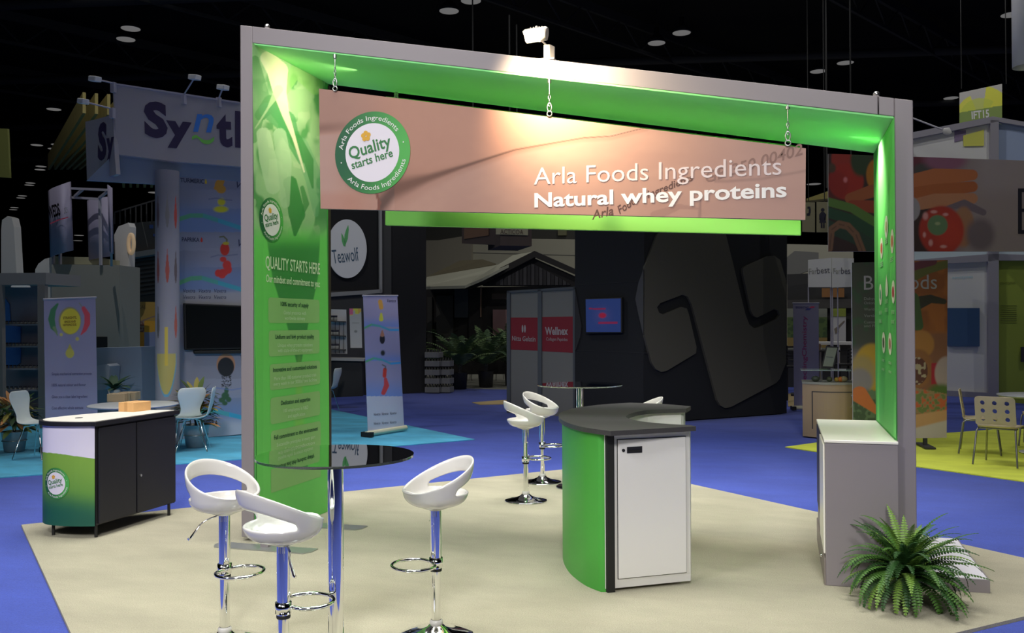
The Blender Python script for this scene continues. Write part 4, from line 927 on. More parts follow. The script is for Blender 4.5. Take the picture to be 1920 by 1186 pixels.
def shellchair():
    t = thing('shell_chair', 'x', 'chair', group='white shell chairs of the left booth')
    # seat and back as one bent shell with waist
    prof = [(.22, .44, .20), (.12, .435, .23), (0, .43, .24), (-.12, .43, .22), (-.20, .46, .16), (-.235, .54, .13), (-.26, .62, .15), (-.28, .72, .20), (-.295, .80, .21), (-.30, .86, .17)]
    vs = []; n = 9
    for x, z, w_ in prof:
        for k in range(n): s = -1+2*k/(n-1); vs.append((x+.03*s*s*(z > .5), w_*s, z+.02*s*s*(z < .5)))
    fs = [(i*n+k, i*n+k+1, (i+1)*n+k+1, (i+1)*n+k) for i in range(len(prof)-1) for k in range(n-1)]
    o = MB().add(vs, fs, True).build('seat_shell', hall('chair_white', (88, 92, 92), .35), t); sd = o.modifiers.new('s', 'SOLIDIFY'); sd.thickness = .012; sb_ = o.modifiers.new('ss', 'SUBSURF'); sb_.levels = 1; sb_.render_levels = 1
    for sx in (-1, 1):
        for sy in (-1, 1): MB().tube([(.03*sx, .03*sy, .42), (.10*sx, .13*sy, .41), (.20*sx, .22*sy, 0)], .008, 8).build('leg', chrome, t)
    return t
def put(o, p, a, lab):
    o.location = (p[0], p[1], 0); o.rotation_euler = (0, 0, a); o.matrix_basis = Matrix.Translation((p[0], p[1], 0)) @ Matrix.Rotation(a, 4, 'Z'); o['label'] = lab; return o
sc0 = shellchair(); p = G(345, 842); put(sc0, (p.x, p.y), math.radians(150), 'white shell chair between the demo counter and the grey frame')
sc1 = copy_tree(sc0); p = G(60, 862); put(sc1, (p.x-.1, p.y+.2), math.radians(10), 'white shell chair beside the far left plant bucket')
sc2 = copy_tree(sc0); p = G(632, 772); put(sc2, (p.x-.25, p.y), math.radians(185), 'white shell chair by the black wall just right of the tall green panel')
sc3 = copy_tree(sc0); p = G(378, 815); put(sc3, (AT(362, 760, 10.6).x, 10.6), math.radians(210), 'second white shell chair seen edge-on before the round column')
crm_ = [hall('croton_a', (64, 60, 26)), hall('croton_b', (40, 50, 26)), hall('croton_c', (84, 58, 34)), hall('croton_d', (26, 36, 22))]
clm = [leafmesh(.26, .075, m, .35) for m in crm_]
def croton(p, lab, h=.36, n=110, r=.12, H=.42):
    t = thing('croton_plant', lab, 'plant', (p.x, p.y, 0)); mb = MB(); mb.lathe([(.0001, 0), (r*1.05, 0), (r*1.35, h), (r*1.42, h+.01), (r*1.3, h+.01), (r*1.2, h-.04), (.0001, h-.04)], n=28)
    mb.build('bucket', mat('galvanised', (.40, .43, .46), .45, .3, noise=.2, nscale=20), t)
    MB().tube([(r*1.28*math.cos(q_), r*1.28*math.sin(q_), h*.55) for q_ in [2*PI*i/24 for i in range(24)]], .006, 6, True).build('bucket_rib', steel, t)
    m = MB()
    for i in range(6): m.tube([(0, 0, h-.05), (.05*math.cos(i), .05*math.sin(i), h+.2), (.13*math.cos(i*1.1), .13*math.sin(i*1.1), h+H*.7)], .006, 5)
    m.build('stems', hdark, t, kind='stuff')
    for i in range(n):
        k = random.random(); a = random.uniform(0, 2*PI); zz = h+.02+H*k**.8; rr_ = .14*math.sin(PI*(.25+.6*k)); placeleaf(clm[random.choice((0, 0, 1, 2, 3, 3) if k > .4 else (3, 3, 1, 1, 2))], t, a, random.uniform(-.2, 1.1)*(.4+k), (rr_*math.cos(a), rr_*math.sin(a), zz), random.uniform(.75, 1.15))
    return t
croton(G(27, 845), 'yellow green croton plant in a galvanised bucket far left', .26, 120, .12, .38)
croton(G(352, 836)+Vector((.14, .0, 0)), 'orange and green croton plant behind the white shell chair', .30, 120, .13, .42)

# chilli roll-up
def rollup(lab, A, B, top, art, nx, nz, base_px, cat='banner'):
    a, b = G(*A), G(*B); t = thing('roll_up_banner', lab, cat, (a.x, a.y, 0), math.atan2(b.y-a.y, b.x-a.x)); L = math.hypot(b.x-a.x, b.y-a.y)
    zt_ = LP(t, *top[0])[1]
    poly(t, 'banner_sheet', [top[0], top[1], B, A], fab, 0, .006)
    ob = t.children[-1]; me = ob.data
    for v in me.vertices: v.co.z = max(v.co.z, .07) if v.co.z < .5 else v.co.z
    o = paintpx(t, 'print', [top[0], top[1], B, A], nx, nz, art, -.002)
    for v in o.data.vertices: v.co.z = max(v.co.z, .075)
    MB().tube([(-.04, .0, .045), (L+.04, .0, .045)], .04, 12).build('cassette', hall('cassette_silver', (96, 94, 80), .4), t)
    MB().box((-.05, -.10, 0), (.02, .10, .07)).build('end_cap', rubber, t)
    a_, b_ = LP(t, *top[0]), LP(t, *top[1]); MB().tube([(a_[0]-.01, 0, a_[1]), (b_[0]+.01, 0, b_[1])], .014, 8).build('top_bar', hsteel, t)
    MB().cyl((L*.5, .04, .05), (L*.5, .04, zt_-.02), .012, 8).build('support_pole', steel, t); return t
def chilli(x, y):
    p = Pic(x, y, B3((62, 60, 74))); p.mix(sst(700, 800, y)*.4, B3((76, 76, 96)))
    p.stroke([(107, 570), (99, 582), (96, 598), (99, 613), (105, 622)], [2, 5, 6, 5, 2], B3((24, 52, 32))); p.stroke([(101, 614), (107, 628)], [3, 1], B3((50, 62, 40)))
    p.stroke([(148, 568), (155, 577)], 1, B3((60, 60, 50))); p.stroke([(156, 578), (163, 590), (163, 606), (158, 618), (151, 627)], [4, 5.5, 5.5, 4, 1], B3((94, 30, 36)))
    p.ell(130, 601, 21, 26, B3((64, 60, 44)), .04); p.ell(131, 602, 19, 24, B3((98, 88, 22)), .06); p.ell(114, 627, 3, 3, B3((86, 80, 40)), .2); p.ell(144, 635, 3.5, 3.5, B3((86, 80, 40)), .2)
    p.stroke([(130, 645), (130, 662)], [.5, 8], B3((80, 74, 34))); p.ell(130, 662, 8, 9, B3((86, 80, 34)), .08); return p.c
cr = rollup('white roll-up banner with green and red chillies around a yellow disc', (86, 848), (184, 838), ((82, 561), (179, 557)), chilli, 100, 220, None)
yt = hall('ochre_ink', (60, 44, 14)); T(cr, 'STRAIGHTS,', (118, 598), (144, 597), 4.5, yt, -.005, .02); T(cr, 'SPICES AND', (121, 605), (142, 604), 4, yt, -.005, .02); T(cr, 'NOTHING ELSE.', (118, 611), (144, 610), 4, yt, -.005, .02)
for s, y0, x1 in (('Simple mechanical extraction process', 703, 172), ('100% natural colour and flavour', 724, 161), ('Gives you a clean label ingredient', 746, 164), ('Cost effective whole extracts', 767, 156)): T(cr, s, (97, y0), (x1, y0-1), 5, hall('violet_grey_ink', (36, 34, 50)), -.005, .012)

# display shelves far left
ds = pth('display_shelf', 'white lit display shelf unit with rows of small jars far left', 'shelf unit', 60, 812, 6, Y=12.6)
poly(ds, 'header', [(-40, 512), (86, 511), (86, 533), (-40, 534)], hall('shelf_white', (60, 58, 58)), -.35, .9, yref=-.35)
poly(ds, 'post', [(70, 533), (84, 533), (84, 812), (72, 812)], hall('post_warm', (56, 53, 52)), -.35, .08, yref=-.35); poly(ds, 'post', [(-4, 533), (3, 533), (6, 812), (-1, 812)], MATS['post_warm'], -.35, .08, yref=-.35)
poly(ds, 'back_panel', [(-40, 533), (84, 533), (84, 812), (-40, 812)], hall('shelf_back', (52, 52, 58)), .25, .05, yref=.25)
poly(ds, 'blue_graphic', [(4, 560), (10, 560), (17, 570), (20, 610), (38, 612), (38, 680), (22, 690), (4, 690)], hall('shelf_blue', (24, 46, 78)), .22, .02, yref=.22)
poly(ds, 'lamp', [(24, 531), (46, 531), (50, 538), (20, 538)], mat('shelf_lamp', (.9, .9, .9), .5, emit=(1, .98, .95, .10)), -.1, .1, yref=-.1)
jm = [hall('jar_white', (60, 60, 58)), hall('jar_amber', (46, 38, 34)), hall('jar_grey', (40, 42, 46))]; jl = hall('jar_lid', (18, 18, 24))
jar0 = None; ORD = ('first', 'second', 'third', 'fourth', 'fifth', 'sixth', 'seventh', 'eighth', 'ninth', 'tenth')
for r, (y_, n, x0, x1) in enumerate(((607, 9, 9, 73), (648, 10, 9, 75), (690, 9, 9, 76), (730, 8, 9, 76), (768, 7, 9, 76))):
    poly(ds, 'shelf_board', [(4, y_), (77, y_), (77, y_+3), (4, y_+3)], hall('shelf_glass', (56, 56, 60)), -.15, .36, yref=-.15)
    for i in range(n):
        x = x0+(x1-x0)*(i+.5)/n; a = LP(ds, x, y_, -.08); P_ = wm(ds) @ Vector((a[0], -.08, a[1]))
        if jar0 is None:
            jar0 = thing('jar', 'x', 'jar', tuple(P_)); MB().lathe([(.0001, 0), (.022, 0), (.024, .005), (.024, .035), (.0001, .04)], n=10).build('glass', jm[0], jar0); MB().lathe([(.0001, .036), (.025, .036), (.025, .056), (.0001, .056)], n=10).build('lid', jl, jar0); o = jar0
        else: o = copy_tree(jar0)
        o.matrix_basis = Matrix.Translation(P_); o.location = P_; o['label'] = '%s small dark-lidded jar from the left on the %s display shelf' % (ORD[i], ('top', 'second', 'third', 'fourth', 'lowest')[r]); o['group'] = 'jars on the %s display shelf' % ('top', 'second', 'third', 'fourth', 'lowest')[r]

BGE = .11
# ---- black tea booth behind the green panel
tb = thing('black_booth_wall', 'black booth wall with round white leaf logo', 'wall panel', tuple(G(620, 741)), math.radians(39))
poly(tb, 'wall_board', [(560, 330), (799, 330), (799, 735), (560, 746)], mat('booth_black', (.014, .014, .016), .8), 0, .15)
poly(tb, 'lower_board', [(560, 545), (733, 545), (733, 676), (560, 674)], hall('booth_charcoal', (20, 20, 20)), -.03, .03, yref=-.03)
poly(tb, 'pillar_strip', [(717, 330), (733, 330), (734, 553), (718, 553)], MATS['booth_charcoal'], -.04, .03, yref=-.04)
poly(tb, 'sign_edge', [(711, 330), (716, 330), (717, 548), (712, 548)], hgrey, -.10, .1, yref=-.10); poly(tb, 'sign_edge', [(590, 550), (716, 542), (716, 549), (590, 558)], hgrey, -.10, .1, yref=-.10)
cx_, cz_ = LP(tb, 651, 466, -.08); rxl = (LP(tb, 688, 466, -.08)[0]-LP(tb, 614, 466, -.08)[0])/2; rzl = (LP(tb, 651, 411, -.08)[1]-LP(tb, 651, 521, -.08)[1])/2
MB().slab([(cx_+rxl*math.cos(2*PI*i/64), cz_+rzl*math.sin(2*PI*i/64)) for i in range(64)], -.08, -.03).build('round_logo_disc', mat('lit_disc', (.8, .8, .82), .5, emit=(.9, .95, 1, .03)), tb)
tealm = hall('tea_leaf_green', (38, 74, 42))
for pts in ([(640, 436), (643, 441), (647, 451), (648, 462), (644, 461), (641, 452)], [(653, 421), (654, 430), (652, 448), (647, 461), (645, 452), (646, 440), (649, 430)]):
    tobj([(LP(tb, *p_, -.085)[0], -.085, LP(tb, *p_, -.085)[1]) for p_ in pts], [tuple(range(len(pts)))], tealm, tb, 'leaf_emblem')
T(tb, 'Teawolf', (625, 494), (674, 488), 26, hall('teal_ink', (20, 32, 42)), -.086)
ct = pth('booth_counter', 'dark counter with pale edge below the black booth wall', 'counter', 640, 745, 20, Y=17.0)
poly(ct, 'countertop', [(560, 669), (684, 672), (682, 677), (560, 674)], hgrey, -.2, .5, yref=-.2); poly(ct, 'front', [(560, 676), (678, 677), (680, 742), (560, 748)], hblack, -.1, .3, yref=-.1)
pk = pth('wire_rack', 'white wire rack with small jars beside the tall green panel', 'rack', 634, 668, 20, Y=17.15, z='p')
poly(pk, 'back_sheet', [(600, 579), (649, 580), (651, 663), (600, 662)], hwhite, 0, .03)
for y_ in (600, 627, 653):
    poly(pk, 'shelf', [(600, y_), (647, y_+2), (647, y_+4), (600, y_+2)], hdark, -.2, .2, yref=-.2)
for x_ in (628, 636, 644): poly(pk, 'wire', [(x_, 602), (x_+.8, 602), (x_+1, 662), (x_, 662)], hdark, -.02, .015, yref=-.02)
jk = 0
for y_, xs in ((602, (622, 629)), (629, (621, 627, 632)), (655, (621, 626, 632))):
    for ji, x_ in enumerate(xs):
        a = LP(pk, x_, y_-1, -.12); P_ = wm(pk) @ Vector((a[0], -.12, a[1])); o = copy_tree(jar0); o.matrix_basis = Matrix.Translation(P_); o.location = P_; o.scale = (1.6, 1.6, 2); o['label'] = '%s sample jar from the left on the %s shelf of the white wire rack' % (ORD[ji], {602: 'top', 629: 'middle', 655: 'lowest'}[y_]); o['group'] = 'sample jars on the wire rack'
ps = pth('poster', 'narrow white poster with pink and yellow splash on the black wall', 'poster', 667, 652, 20, Y=17.2, z='p')
def post(x, y):
    p = Pic(x, y, B3((72, 72, 72))); n = vnoise(x, y*.5, 4, 2); p.mix((y < 578+18*n)*1., B3((100, 84, 30))); p.mix((y < 578+16*n)*(x < 662), B3((100, 40, 56))); p.mix((y < 578+16*n)*(x > 671), B3((104, 70, 30))); p.rect(660, 604, 674, 606, B3((54, 54, 54))); p.ell(667, 621, 3, 2.5, B3((50, 50, 50)), .3); return p.c
poly(ps, 'sheet', [(655, 578), (677, 578), (679, 652), (657, 652)], hwhite, 0, .02); paintpx(ps, 'print', [(655, 578), (677, 578), (679, 652), (657, 652)], 24, 60, post, -.003)
def spice2(x, y):
    p = Pic(x, y, B3((62, 60, 74)))
    for y0, y1 in ((590, 612), (655, 676), (700, 745)): p.mix((y > y0)*(y < y1)*.7*sst(y0, y1, y), B3((40, 56, 88)))
    for pts in ([(682, 615), (696, 608), (712, 611), (730, 618), (748, 618)], [(684, 678), (700, 671), (716, 674), (732, 681), (752, 679)]):
        for i in range(4): k = i/3; p.curve(pts[i:i+2], 2, B3((34, 70, 50))*(1-k)+B3((22, 62, 88))*k)
    p.rect(680, 742, 760, 830, B3((82, 80, 100))); p.stroke([(712, 565), (714, 576)], [4, 4], B3((92, 62, 24))); p.stroke([(714, 588), (714, 598)], [2, 4], B3((94, 86, 24)))
    p.ell(716, 635, 5, 9, (.03, .03, .035), .1); p.stroke([(716, 619), (716, 627)], [1, 4], B3((74, 50, 38))); p.ell(717, 661, 4, 5, (.03, .04, .035), .4)
    p.stroke([(721, 692), (720, 704)], 3.5, B3((94, 22, 16))); p.stroke([(716, 683), (722, 686), (722, 691)], .9, B3((30, 30, 24))); p.stroke([(722, 710), (724, 722), (718, 736)], [3, 5, 4], B3((104, 26, 26))); return p.c
r2 = rollup('roll-up banner with spice pictures standing on the turquoise carpet', (690, 818), (758, 807), ((681, 554), (745, 554)), spice2, 70, 260, None)
T(r2, 'Ventra', (726, 566), (742, 566), 6, scol, -.006, 0, .3)
for r_ in (779, 796):
    for k in range(3): T(r2, 'Ventra', (701+15*k, r_-k), (713+15*k, r_-1-k), 5, scol, -.006, 0, .3)

BGE = .12
# ---- middle distance: pale building walls, hanging sign, barn, palms
bw = thing('wall_block', 'tall pale grey building wall far behind the booth', 'wall', (AT(900, 600, 36).x, 36, 0)); cb_ = hall('block_beige', (62, 61, 54)); 
poly(bw, 'right_wall', [(884, 446), (1110, 449), (1600, 460), (1600, 690), (884, 690)], cb_, 0, .5); poly(bw, 'left_wall', [(700, 452), (822, 450), (884, 440), (884, 690), (700, 690)], hall('block_brown', (52, 50, 44)), -.2, .5, yref=-.2)
poly(bw, 'upper_ducts', [(700, 330), (1110, 330), (1110, 452), (884, 446), (822, 452), (700, 452)], hall('duct_dark', (17, 17, 15)), .2, .4, yref=.2)
poly(bw, 'joint', [(884, 473), (1110, 479), (1110, 480), (884, 474)], hdark, -.01, .02); rectpx(bw, 'vent_box', 1046, 430, 1062, 441, hall('olive_box', (40, 40, 28)), .1, .1)
hs = thing('hanging_sign_box', 'dark brown hanging box sign with pale name plate', 'sign', (AT(938, 460, 19).x, 19, AT(938, 460, 19).z), 0); hb_ = hall('brown_box', (24, 19, 18))
f1 = Matrix.Rotation(math.radians(30), 4, 'Z')
hs.matrix_basis = Matrix.Translation(hs.location) @ f1; hs.rotation_euler = (0, 0, math.radians(30))
zb_ = 0; wl = LP(hs, 997, 449, 0)[0]
MB().box((0, 0, 0), (wl, 1.3, 1.0)).build('box', hb_, hs); MB().cyl((.3, .3, 1.0), (.3, .3, 5.2), .02, 6).build('cable', cabm, hs); MB().cyl((wl-.1, .9, 1.0), (wl-.1, .9, 5.2), .02, 6).build('cable', cabm, hs)
poly(hs, 'name_plate', [(930, 400), (990, 402), (990, 441), (930, 439)], hall('plate_cream', (58, 56, 46)), -.02, .02); T(hs, 'ACTICOA', (938, 438), (981, 439), 8.5, hall('brown_text', (26, 18, 14)), -.03)
hs2 = thing('hanging_sign_box', 'side face box of the hanging brown sign above the barn roof', 'sign', tuple(AT(866, 455, 20.2)), math.radians(-35)); 
poly(hs2, 'box', [(866, 400), (936, 400), (936, 459), (866, 456)], hb_, 0, .4); poly(hs2, 'picture_panel', [(870, 402), (916, 402), (916, 441), (870, 448)], hall('tan_picture', (40, 28, 20)), -.02, .02); MB().cyl((.2, .2, 0), (.2, .2, 6.2), .02, 6).build('cable', cabm, hs2)
# barn
BGE = .16
YB = 25.0; bn_o = AT(870, 600, YB); ba = thing('barn_booth', 'barn-shaped booth with pale corrugated roof and dark gable', 'booth building', (bn_o.x, YB, 0))
roofm = hall('roof_tin', (72, 72, 64), .6, noise=.12, nscale=1.2); shed = mat('barn_dark', (.03, .027, .026), .8)
def roof(name, e0, e1, r1, r0, Ye, Yr, m, th=.08):
    a, b = AT(*e0, Ye), AT(*e1, Ye); c, d_ = AT(*r1, Yr), AT(*r0, Yr); o3 = Vector(ba.location); vs = [v-o3 for v in (a, b, c, d_)]; vs += [v-Vector((0, 0, th)) for v in vs]
    MB().add(vs, [(0, 1, 2, 3), (7, 6, 5, 4), (0, 4, 5, 1), (1, 5, 6, 2), (2, 6, 7, 3), (3, 7, 4, 0)]).build(name, m, ba)
roof('roof', (796, 537), (872, 535), (962, 491), (800, 519), 24.2, 26.0, roofm)
roof('roof', (800, 519), (930, 494), (905, 486), (863, 488), 26.0, 27.5, hall('roof_tin_dark', (40, 37, 28)))
roof('roof', (872, 535), (905, 521), (1002, 471), (962, 478), 24.4, 25.2, roofm)
gb = [(868, 540), (872, 534), (1002, 470), (1130, 530), (1130, 600), (868, 600)]
poly(ba, 'gable_board', [(868, 541), (873, 534), (1002, 470), (1110, 518), (1110, 528), (1002, 482), (905, 532), (880, 541)], shed, -.2, .2, yref=-.2)
poly(ba, 'gable_wall', [(905, 534), (1002, 484), (1110, 532), (1110, 536), (905, 536)], shed, .0, .1)
cs = hall('corrugated', (27, 26, 27)); cs2 = hall('corrugated_dark', (17, 16, 17))
for i in range(20):
    x0 = 922+7.4*i; x1 = x0+6.2; yt0 = 533-(x0-922)*.52 if x0 < 998 else 493+(x0-998)*.55; yt1 = 533-(x1-922)*.52 if x1 < 998 else 493+(x1-998)*.55
    if min(533-yt0, 533-yt1) < 1: continue
    poly(ba, 'plank', [(x0, yt0), (x1, yt1), (x1, 534), (x0, 534)], (cs, cs2)[i % 2], -.04, .04, yref=-.04)
poly(ba, 'front_wall', [(796, 540), (1110, 534), (1110, 700), (796, 702)], shed, .6, .2, yref=.6)
for x0, x1, y0, y1, m in ((818, 849, 554, 655, hall('barn_panel', (22, 21, 19))), (801, 810, 557, 660, MATS.get('barn_panel') or hall('barn_panel', (22, 21, 19))), (852, 878, 541, 595, hall('window_slate', (27, 29, 31))), (879, 902, 540, 660, shed), (924, 950, 505+75, 628, hall('pink_poster', (64, 48, 48))), (922, 950, 550, 561, hall('plate_brown', (30, 25, 22)))):
    poly(ba, 'wall_panel', [(x0, y0), (x1, y0), (x1, y1), (x0, y1)], m, .45, .1, yref=.45)
poly(ba, 'warm_post', [(900, 537), (902, 537), (902, 594), (900, 594)], hall('warm_edge', (56, 44, 36)), .4, .05, yref=.4)
BGE = .11
# palms
pgm = [hall('palm_a', (28, 38, 20)), hall('palm_b', (19, 29, 17)), hall('palm_c', (38, 46, 30))]
def palm(px, py, lab, s=1, seed=0):
    random.seed(seed); p = G(px, py); t = thing('potted_palm', lab, 'plant', (p.x, p.y, 0)); MB().lathe([(.0001, 0), (.18*s, 0), (.215*s, .42*s), (.22*s, .43*s), (.19*s, .43*s), (.18*s, .38*s), (.0001, .38*s)], n=28).build('pot', mat('pot_black', (.02, .02, .022), .5), t)
    m = MB()
    for i in range(7): m.tube([(.03*math.cos(i), .03*math.sin(i), .38*s), (.07*math.cos(i), .07*math.sin(i), .9*s)], .012, 5)
    m.build('stems', hdark, t, kind='stuff')
    for i in range(26):
        k = i/26; az = i*2.4; el = 1.5-.95*k; frond(random.uniform(1.1, 1.5)*s, az, el, random.uniform(1.0, 1.6), random.choice(pgm), t, .20*s, 'palm_frond', (0, 0, .55*s), 22)
    return t
palm(862, 728, 'potted palm in a black tub beside the stacked bottle cases', 1, 3); palm(911, 725, 'middle potted palm in a black tub before the barn', 1, 5); palm(960, 722, 'potted palm half hidden by the grey and red panels', 1, 9); palm(825, 712, 'potted palm rising behind the stacked bottle cases', 1, 12)
# bottle cases
cw = hall('shrink_wrap', (40, 40, 40)); cdk = mat('case_dark', (.03, .03, .03), .4); c0_ = None
for st_, (px, n) in enumerate(((814, 4), (834, 3))):
    p = G(px, 735-.5*st_)
    for k in range(n+1):
        if c0_ is None:
            c0_ = thing('bottle_case', 'x', 'case', (0, 0, 0)); bev(MB().box((-.19, -.16, 0), (.19, .16, .14)).build('shrink_wrap', cw, c0_), .01); m = MB()
            for a in range(5):
                for b in range(2): m.lathe([(.03, .14), (.028, .17), (.012, .20), (.012, .215), (.0001, .215)], (-.15+.075*a, -.12+.2*b, 0), 8)
            m.build('bottle_necks', cdk, c0_, kind='stuff'); o = c0_
        else: o = copy_tree(c0_)
        L_ = (p.x, p.y, .217*k); o.location = L_; o.matrix_basis = Matrix.Translation(L_); o['group'] = 'stacked bottle cases'
        o['label'] = '%s shrink-wrapped bottle case of the %s stack by the black wall' % (('lowest', 'second lowest', 'middle', 'fourth', 'topmost')[k] if n == 4 else ('lowest', 'second', 'third', 'topmost')[k], ('taller', 'shorter')[st_])
# silver bar chairs there
def cafestool(p, lab, a=0, m=hsteel):
    t = thing('bar_chair', lab, 'chair', (p.x, p.y, 0), a)
    for sx in (-1, 1):
        for sy in (-1, 1): MB().tube([(.15*sx, .15*sy, .74), (.21*sx, .21*sy, 0)], .012, 6).build('leg', m, t)
    MB().tube([(.19, .19, .25), (.19, -.19, .25), (-.19, -.19, .25), (-.19, .19, .25)], .009, 6, True).build('footrest', m, t)
    bev(MB().box((-.18, -.18, .74), (.18, .18, .77)).build('seat', m, t), .01)
    MB().tube([(-.16, -.16, .76), (-.19, -.17, 1.05), (-.19, .17, 1.05), (-.16, .16, .76)], .012, 6).build('back_rail', m, t); return t
ssl = hall('silver_stool', (58, 58, 56))
cafestool(G(856, 709), 'silver bar chair seen behind the palm next to the bottle cases', .3, ssl); cafestool(G(883, 712), 'silver bar chair seen between the two nearest palms', 1.2, ssl); cafestool(G(937, 712), 'silver bar chair seen left of the grey and red panels', .7, ssl)

BGE = .19
# ---- red and grey panels
p1, p2 = G(951, 772), AT(1078, 775, 1)
nt_ = thing('divider_panels', 'grey framed divider panels with dark red logo fields', 'panel', tuple(G(951, 771)), math.radians(-22))
ng = hall('panel_grey', (54, 54, 52)); nf = hall('panel_frame', (38, 40, 42), .45); nr = hall('panel_red', (60, 14, 19))
for x0, x1, yt0, yt1, yr0, yr1, yb0, yb1 in ((955, 1008, 547, 543, 595, 595, 655, 657), (1014, 1075, 542, 539, 594, 593, 658, 661)):
    poly(nt_, 'panel', [(x0, yt0), (x1, yt1), (x1, 790), (x0, 790)], ng, 0, .04); poly(nt_, 'red_field', [(x0, yr0), (x1, yr1), (x1, yb1), (x0, yb0)], nr, -.004, .004)
for pts in ([(950, 545), (956, 545), (956, 790), (950, 790)], [(1008, 541), (1015, 541), (1015, 790), (1008, 790)], [(1074, 537), (1079, 537), (1079, 790), (1074, 790)], [(950, 545), (1079, 537), (1079, 542), (950, 549)]): poly(nt_, 'frame_bar', pts, nf, -.03, .09)
pw_ = hall('panel_white_ink', (78, 74, 74)); T(nt_, 'Nitta Gelatin', (960, 638), (1004, 640), 9, pw_, -.01, .01); T(nt_, 'Wellnex', (1022, 627), (1065, 627), 14, pw_, -.01, .03); T(nt_, 'Collagen Peptides', (1024, 638), (1064, 639), 6, pw_, -.01)
for s in (-1, 1):
    c = LP(nt_, 982+2.2*s, 616, -.01); w1 = .028; tobj([(c[0]+.022*math.cos(q_), -.01, c[1]+.075*math.sin(q_)) for q_ in [2*PI*i/12 for i in range(12)]], [tuple(range(12))], pw_, nt_, 'logo_emblem')

BGE = .12
# ---- black logo wall
kw = thing('black_logo_wall', 'big black wall with a giant dark interlocking logo', 'wall panel', tuple(G(1291, 787)), math.atan2(G(1474, 774).y-G(1291, 787).y, G(1474, 774).x-G(1291, 787).x))
wb = mat('matte_black', (.011, .012, .014), .85); lgm = hall('logo_taupe', (25, 24, 20), .85)
poly(kw, 'wall_board', [(1207, 300), (1476, 300), (1475, 774), (1207, 793)], wb, 0, .5)
cx0 = LP(kw, 1207, 600, 0)[0]; cw_ = wm(kw) @ Vector((cx0, 0, 0))
ang_l = math.radians(-20)
kl = thing('black_side_wall', 'black wall return with a wall screen, left of the giant logo', 'wall panel', (AT(1078, 600, 1).x*0+cw_.x-1.55*math.cos(ang_l), cw_.y-1.55*math.sin(ang_l), 0), ang_l)
poly(kl, 'wall_board', [(1078, 300), (1208, 300), (1208, 800), (1078, 800)], mat('matte_black_side', (.011, .012, .014), .85), 0, .3)
for pts in ([(1078, 534), (1200, 526), (1200, 527.2), (1078, 535.2)], [(1078, 656), (1217, 661), (1217, 662.2), (1078, 657.2)]): poly(kl, 'panel_joint', pts, hblack, -.004, .004)
poly(kl, 'angled_fin', [(1078, 540), (1090, 610), (1088, 630), (1079, 657)], mat('fin_black', (.028, .028, .03), .8), -.03, .03, yref=-.03)
rp = lambda pts, n=5: smooth(pts, n)
poly(kw, 'logo_piece', [(1232, 440), (1240, 434), (1261, 434), (1360, 434), (1398, 590), (1405, 608), (1414, 615), (1422, 614), (1456, 598), (1462, 590), (1460, 582), (1452, 579), (1420, 595), (1413, 592), (1408, 582), (1393, 512), (1393, 503), (1400, 498), (1440, 480), (1452, 479), (1463, 487), (1474, 525), (1474, 680), (1462, 710), (1455, 718), (1372, 762), (1360, 765), (1351, 760), (1345, 750), (1297, 570), (1290, 556), (1280, 552), (1238, 568), (1232, 576), (1236, 586), (1244, 589), (1278, 575), (1288, 578), (1292, 590), (1306, 650), (1305, 662), (1250, 695), (1240, 697), (1230, 692), (1222, 680), (1209, 630), (1209, 500)], lgm, -.05, .05, yref=-.05)
poly(kl, 'logo_side_wing', [(1206, 505), (1197, 530), (1191, 560), (1197, 590), (1206, 628)], hall('wing_black', (22, 22, 22)), -.05, .04, yref=-.05)
ws = thing('wall_screen', 'wall screen showing a pale blue picture with red marks', 'television', tuple(kl.location), ang_l)
bev(poly(ws, 'housing', [(1097, 560), (1166, 557), (1166, 624), (1098, 625)], rubber, -.09, .08, yref=-.09), .01)
def scr1(x, y):
    p = Pic(x, y, L3((34, 48, 92))); p.mix((1-sst(0, 26, np.hypot(x-1130, y-591)))*.35, L3((70, 60, 100))); p.ell(1130, 591, 7, 5, L3((120, 26, 48)), .3); p.rect(1104, 577, 1136, 580, L3((100, 30, 60))); p.rect(1122, 603, 1158, 607, L3((100, 30, 60))); return p.c
paintpx(ws, 'screen', [(1098, 561), (1164, 559), (1164, 622), (1099, 622)], 60, 60, scr1, -.093, printmat('screen_print', .3, .75))
glasstable_p = G(1087, 722, 1.05); gt2 = glasstable(Vector((glasstable_p.x, glasstable_p.y, 0)), .44, 'far glass bar table in front of the red and grey panels')

BGE = .125
